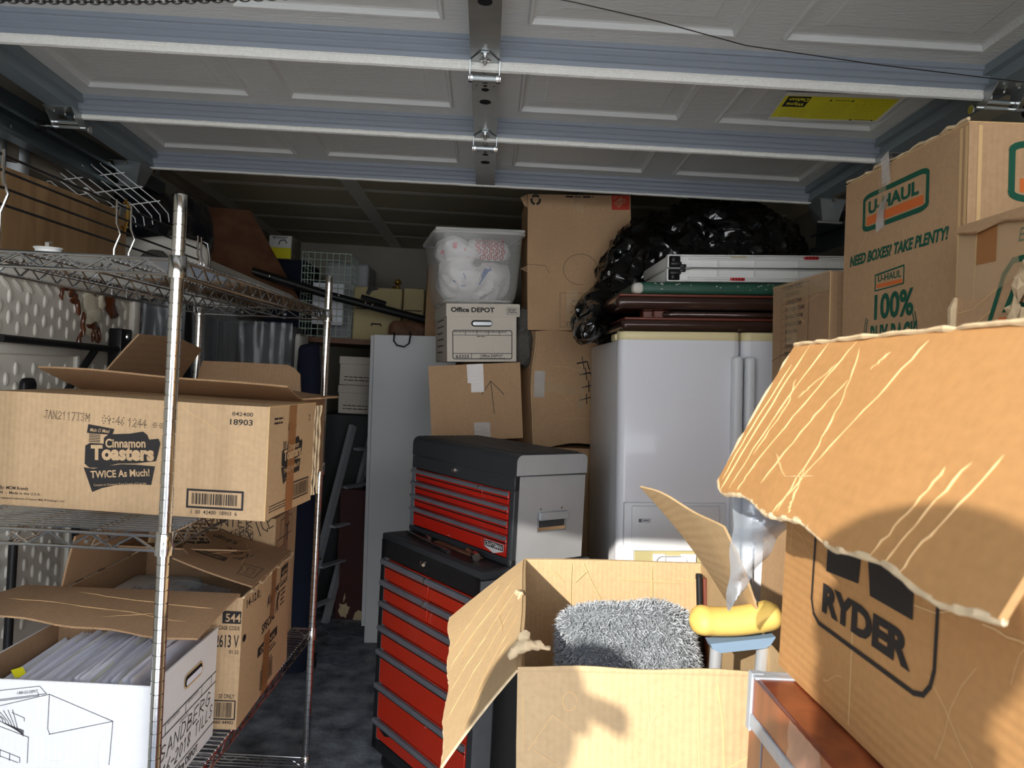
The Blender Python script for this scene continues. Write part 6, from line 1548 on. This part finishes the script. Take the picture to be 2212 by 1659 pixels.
sgn = 1 if sum(t_[3].dot((t_[0]+t_[1]+t_[2])/3) for t_ in tris) > 0 else -1
for i in range(15000):
    A_, B_, C_, n, _a = tris[min(len(tris)-1, bisect.bisect(cum, rr.random()*tot))]; r1, r2 = rr.random()**.5, rr.random()
    p = A_*(1-r1)+B_*r1*(1-r2)+C_*r1*r2; n = n*sgn
    if n.y > .5 and rr.random() < .6: continue
    n = (n+Vector((rr.uniform(-.8, .8), rr.uniform(-.4, .2), rr.uniform(-.9, .6)))).normalized(); L = rr.uniform(.012, .021); w = rr.uniform(.0008, .0014)
    sd = n.cross(Vector((rr.uniform(-1, 1), rr.uniform(-1, 1), rr.uniform(-1, 1)))).normalized()*w; q = p+n*L*.6; e = p+n*L+Vector((rr.uniform(-.003, .003), 0, -.004))
    k = len(pile.v); pile.v += [p-sd, p+sd, q+sd*.8, q-sd*.8, e]; pile.f += [(k, k+1, k+2, k+3), (k+3, k+2, k+4)]
pile.obj('pile', 'shag_tip', cu)['kind'] = 'stuff'

# crutch
cr = thing('crutch', 'crutch with yellow foam armrest poking out of the big open carton', 'crutch', (.487, 1.425, .528))
pad = MB(); n = 24; pts = []
for i in range(n+1):
    q = i/n; pts.append((-.083+.168*(q if .14 < q < .88 else q), 0, .522+.020*q+.012*(2*q-1)**2))
rad = [.027*(1.0 if i > 4 else 1.05)*max(.18, min(1, (1-max(0, 1-i/3.2)**2)**.5))*max(.5, min(1, (1-max(0, 1-(n-i)/2.5)**2)**.5)) for i in range(n+1)]
pad.tube(pts, rad, 16); pad.warp(lambda v: Vector((v.x, v.y*1.35, .53+(v.z-.53)*(1.0 if v.z > .52 else .9)))); pad.obj('armrest_pad', 'yellow_foam', cr, True)
m = Matrix(((1, 0, 0, 0), (0, 0, -1, .018), (0, 1, 0, 0), (0, 0, 0, 1)))
MB().prism([(-.047, .494), (.075, .512), (.066, .496), (.056, .490), (-.026, .478), (-.042, .484)], .036, m).obj('armrest_bracket', 'crutch', cr)
MB().tube([(-.030, 0, .482), (-.030, 0, .16)], .0115, 16).obj('upright_tube', 'alu', cr, True); MB().tube([(.058, 0, .494), (.050, 0, .16)], .0115, 16).obj('upright_tube', 'alu', cr, True)
MB().tube([(.073, .003, .495), (.068, .003, .30)], .0022, 8).obj('red_cord', 'red_pl', cr, True)
MB().tube([(-.030, 0, .16), (.008, 0, .06), (.008, 0, -.3)], .0115, 12).tube([(.050, 0, .16), (.016, 0, .06)], .0115, 12).obj('lower_tube', 'alu', cr, True)
for nm, x, r, m_, lab_ in (('black_pole', .566, .0085, 'black_pl', 'black pole standing in the back right corner of the big carton'), ('red_brown_stick', .581, .0065, 'brown_r', 'red-brown stick beside the black pole in the big carton')):
    t = MB().tube([(x, 1.935, 1.018 if r > .008 else 1.010), (x+.016, 1.90, .70)], r, 10).tube([(x, 1.935, 1.020 if r > .008 else 1.011), (x, 1.935, 1.008)], r*1.05, 10).obj(nm, m_, None, True); tag(t, lab_, 'pole')
mb = MB()
for i in range(90):
    p = Vector((.462+rr.uniform(-.02, .02), 1.56+rr.uniform(-.03, .03), .88)); q = p+Vector((rr.uniform(-.02, .02), rr.uniform(-.02, .02), .05*rr.uniform(.5, 1.1)))
    mb.add([p+Vector((-.0008, 0, 0)), p+Vector((.0008, 0, 0)), q], [(0, 1, 2)])
t = thing('bristle_brush', 'black bristle brush head between the cushion and the crutch', 'brush', (0, 0, 0)); mb.obj('bristles', 'black_pl', t)['kind'] = 'stuff'
MB().rbox(.438, .486, 1.52, 1.60, .86, .882, .004, 1).obj('brush_back', 'black_pl', t, True)
# ================================================================ two people in the driveway just outside the opening (their shadows fall on the boxes)
def skin_mesh(name, nodes, links, m, parent, root=0, sub=2, extra=0):
    me = bpy.data.meshes.new(name); keys = list(nodes); idx = {k: i for i, k in enumerate(keys)}
    me.from_pydata([nodes[k][0] for k in keys], [(idx[a], idx[b]) for a, b in links], []); me.update()
    o = bpy.data.objects.new(name, me); COL.objects.link(o)
    md = o.modifiers.new('skin', 'SKIN'); md.use_smooth_shade = True
    for i, k in enumerate(keys):
        r = nodes[k][1]; r = r if isinstance(r, tuple) else (r, r)
        me.skin_vertices[0].data[i].radius = (r[0]+extra, r[1]+extra); me.skin_vertices[0].data[i].use_root = (i == root)
    s = o.modifiers.new('sub', 'SUBSURF'); s.levels = s.render_levels = sub
    bpy.context.view_layer.update()
    e = o.evaluated_get(bpy.context.evaluated_depsgraph_get()); m2 = bpy.data.meshes.new_from_object(e)
    o.modifiers.clear(); o.data = m2; m2.materials.clear(); m2.materials.append(M[m])
    m2.polygons.foreach_set('use_smooth', [True]*len(m2.polygons))
    if parent: o.parent = parent
    return o
def person(label, loc, rz, arms, H=1.74, shirt='cloth1', pants='cloth2', cap=False):
    """local frame: faces +y, right hand at +x"""
    t = thing('person', label, 'person', loc, rz)
    N = {'pelvis': ((0, 0, .93), (.155, .11)), 'waist': ((0, .005, 1.08), (.135, .10)), 'chest': ((0, 0, 1.28), (.165, .115)), 'top': ((0, -.01, 1.41), (.12, .085)),
         'neck': ((0, 0, 1.47), .056), 'head0': ((0, .02, 1.56), (.070, .082)), 'head1': ((0, .022, 1.64), (.077, .096)), 'head2': ((0, .012, 1.70), (.066, .080))}
    Lk = [('pelvis', 'waist'), ('waist', 'chest'), ('chest', 'top'), ('top', 'neck'), ('neck', 'head0'), ('head0', 'head1'), ('head1', 'head2')]
    for s, n in ((1, 'r'), (-1, 'l')):
        el, wr = arms[n]
        N['sh'+n] = ((s*.175, -.01, 1.40), .060); N['el'+n] = (el, .045); N['wr'+n] = (wr, .030)
        Lk += [('top', 'sh'+n), ('sh'+n, 'el'+n), ('el'+n, 'wr'+n)]
        N['hip'+n] = ((s*.09, 0, .86), .088); N['kn'+n] = ((s*.10, .015, .48), .060); N['an'+n] = ((s*.105, -.015, .09), .042); N['to'+n] = ((s*.115, .13, .035), .034)
        Lk += [('pelvis', 'hip'+n), ('hip'+n, 'kn'+n), ('kn'+n, 'an'+n), ('an'+n, 'to'+n)]
    body = skin_mesh('body', N, Lk, 'skin', t)
    # hands: palm, four unequal fingers and a thumb from the side of the palm
    for s, n in ((1, 'r'), (-1, 'l')):
        el, wr = Vector(arms[n][0]), Vector(arms[n][1]); d = (wr-el).normalized(); sd = d.cross(Vector((0, 0, 1)) if abs(d.z) < .9 else Vector((0, 1, 0))).normalized(); up = sd.cross(d)
        pal = wr+d*.06; hn = {'w': (tuple(wr-d*.01), .027), 'p': (tuple(pal), (.036, .018))}; hl = [('w', 'p')]
        for k, (o_, L) in enumerate(((-.027, .072), (-.009, .080), (.009, .076), (.026, .060))):
            a = pal+d*.02+sd*o_; b = a+d*L*.5-up*.008; c = b+d*L*.35-up*.024
            for q, pt, r in (('a', a, .0105), ('b', b, .0095), ('c', c, .008)): hn[q+str(k)] = (tuple(pt), r)
            hl += [('p', 'a'+str(k)), ('a'+str(k), 'b'+str(k)), ('b'+str(k), 'c'+str(k))]
        a = wr+d*.03-sd*s*.030; b = a+d*.03-sd*s*.022-up*.006; c = b+d*.028-up*.012
        hn['t0'] = (tuple(a), .012); hn['t1'] = (tuple(b), .011); hn['t2'] = (tuple(c), .009); hl += [('w', 't0'), ('t0', 't1'), ('t1', 't2')]
        skin_mesh('hand', hn, hl, 'skin', t, sub=1)
    # face
    MB().prism([(-.014, 1.605), (.014, 1.605), (.006, 1.65), (-.006, 1.65)], .028, Matrix(((1, 0, 0, 0), (0, 0, 1, .100), (0, 1, 0, 0), (0, 0, 0, 1)))).obj('nose', 'skin', t, True)
    for s in (-1, 1):
        MB().sphere((s*.032, .104, 1.655), .012, .007, .008, 10, 8).obj('eye', 'white_pl', t, True)
        MB().sphere((s*.078, .01, 1.635), .010, .020, .032, 10, 8).obj('ear', 'skin', t, True)
    MB().sphere((0, .098, 1.585), .024, .008, .006, 10, 6).obj('mouth', 'red_pl', t, True)
    MB().sphere((0, -.006, 1.685), .090, .102, .085, 18, 12).warp(lambda v: Vector((v.x, v.y-(.03 if v.z < 1.67 and v.y > 0 else 0)*4*min(1, (1.67-v.z)*12) if v.z < 1.67 and v.y > 0 else v.y, v.z))).obj('hair', 'hair', t, True)
    keep = ['waist', 'chest', 'top', 'shr', 'shl', 'pelvis']; S = {k: N[k] for k in keep}
    for n in 'rl':
        a, b = Vector(N['sh'+n][0]), Vector(N['el'+n][0]); S['m'+n] = (tuple(a.lerp(b, .7)), .056)
    skin_mesh('shirt', S, [('pelvis', 'waist'), ('waist', 'chest'), ('chest', 'top'), ('top', 'shr'), ('top', 'shl'), ('shr', 'mr'), ('shl', 'ml')], shirt, t, extra=.014)
    T = {k: N[k] for k in ('pelvis', 'hipr', 'knr', 'hipl', 'knl', 'anr', 'anl')}
    skin_mesh('trousers', T, [('pelvis', 'hipr'), ('hipr', 'knr'), ('knr', 'anr'), ('pelvis', 'hipl'), ('hipl', 'knl'), ('knl', 'anl')], pants, t, extra=.012)
    if cap:
        MB().grid(lambda u, v: Vector((.097*math.cos(2*math.pi*u)*math.cos(v*math.pi/2), .002+.112*math.sin(2*math.pi*u)*math.cos(v*math.pi/2), 1.675+.105*math.sin(v*math.pi/2))), 24, 8).obj('cap', 'cloth2', t, True)
        MB().grid(lambda u, v: Vector((-.075+.15*u, .085+.105*v*(1-.35*(2*u-1)**2), 1.685-.035*v-.02*(2*u-1)**2)), 12, 6).grid(lambda u, v: Vector((-.075+.15*u, .085+.105*v*(1-.35*(2*u-1)**2), 1.681-.035*v-.02*(2*u-1)**2)), 12, 6, True).obj('cap_brim', 'cloth2', t, True)
    for s in (-1, 1): MB().rbox(s*.11-.048, s*.11+.048, -.07, .18, 0, .075, .03, 3).obj('shoe', 'black', t, True)
    return t
ph = person('person in blue shirt and jeans holding up a phone behind the camera', (-.22, -.40, -.02), 0, {'r': ((.30, .10, 1.20), (.23, .30, 1.42)), 'l': ((-.31, .08, 1.17), (-.02, .28, 1.38))})
ph.scale = (1.05, 1.05, 1.05)
mp = thing('phone', 'black phone held up by the person in blue behind the camera', 'phone', (0, -.035, 1.455))
MB().rbox(-.065, .075, -.008, .0, -.035, .037, .004, 2).obj('case', 'black_pl', mp, True); MB().box(-.06, .07, -.0086, -.008, -.031, .033).obj('screen', 'hole', mp)
person('person in grey shirt and cap standing side-on outside the left of the opening', (-.845, -.36, -.01), -90, {'r': ((.25, .02, 1.13), (.22, .14, .90)), 'l': ((-.25, .0, 1.13), (-.22, .12, .90))}, shirt='cloth3', cap=True)
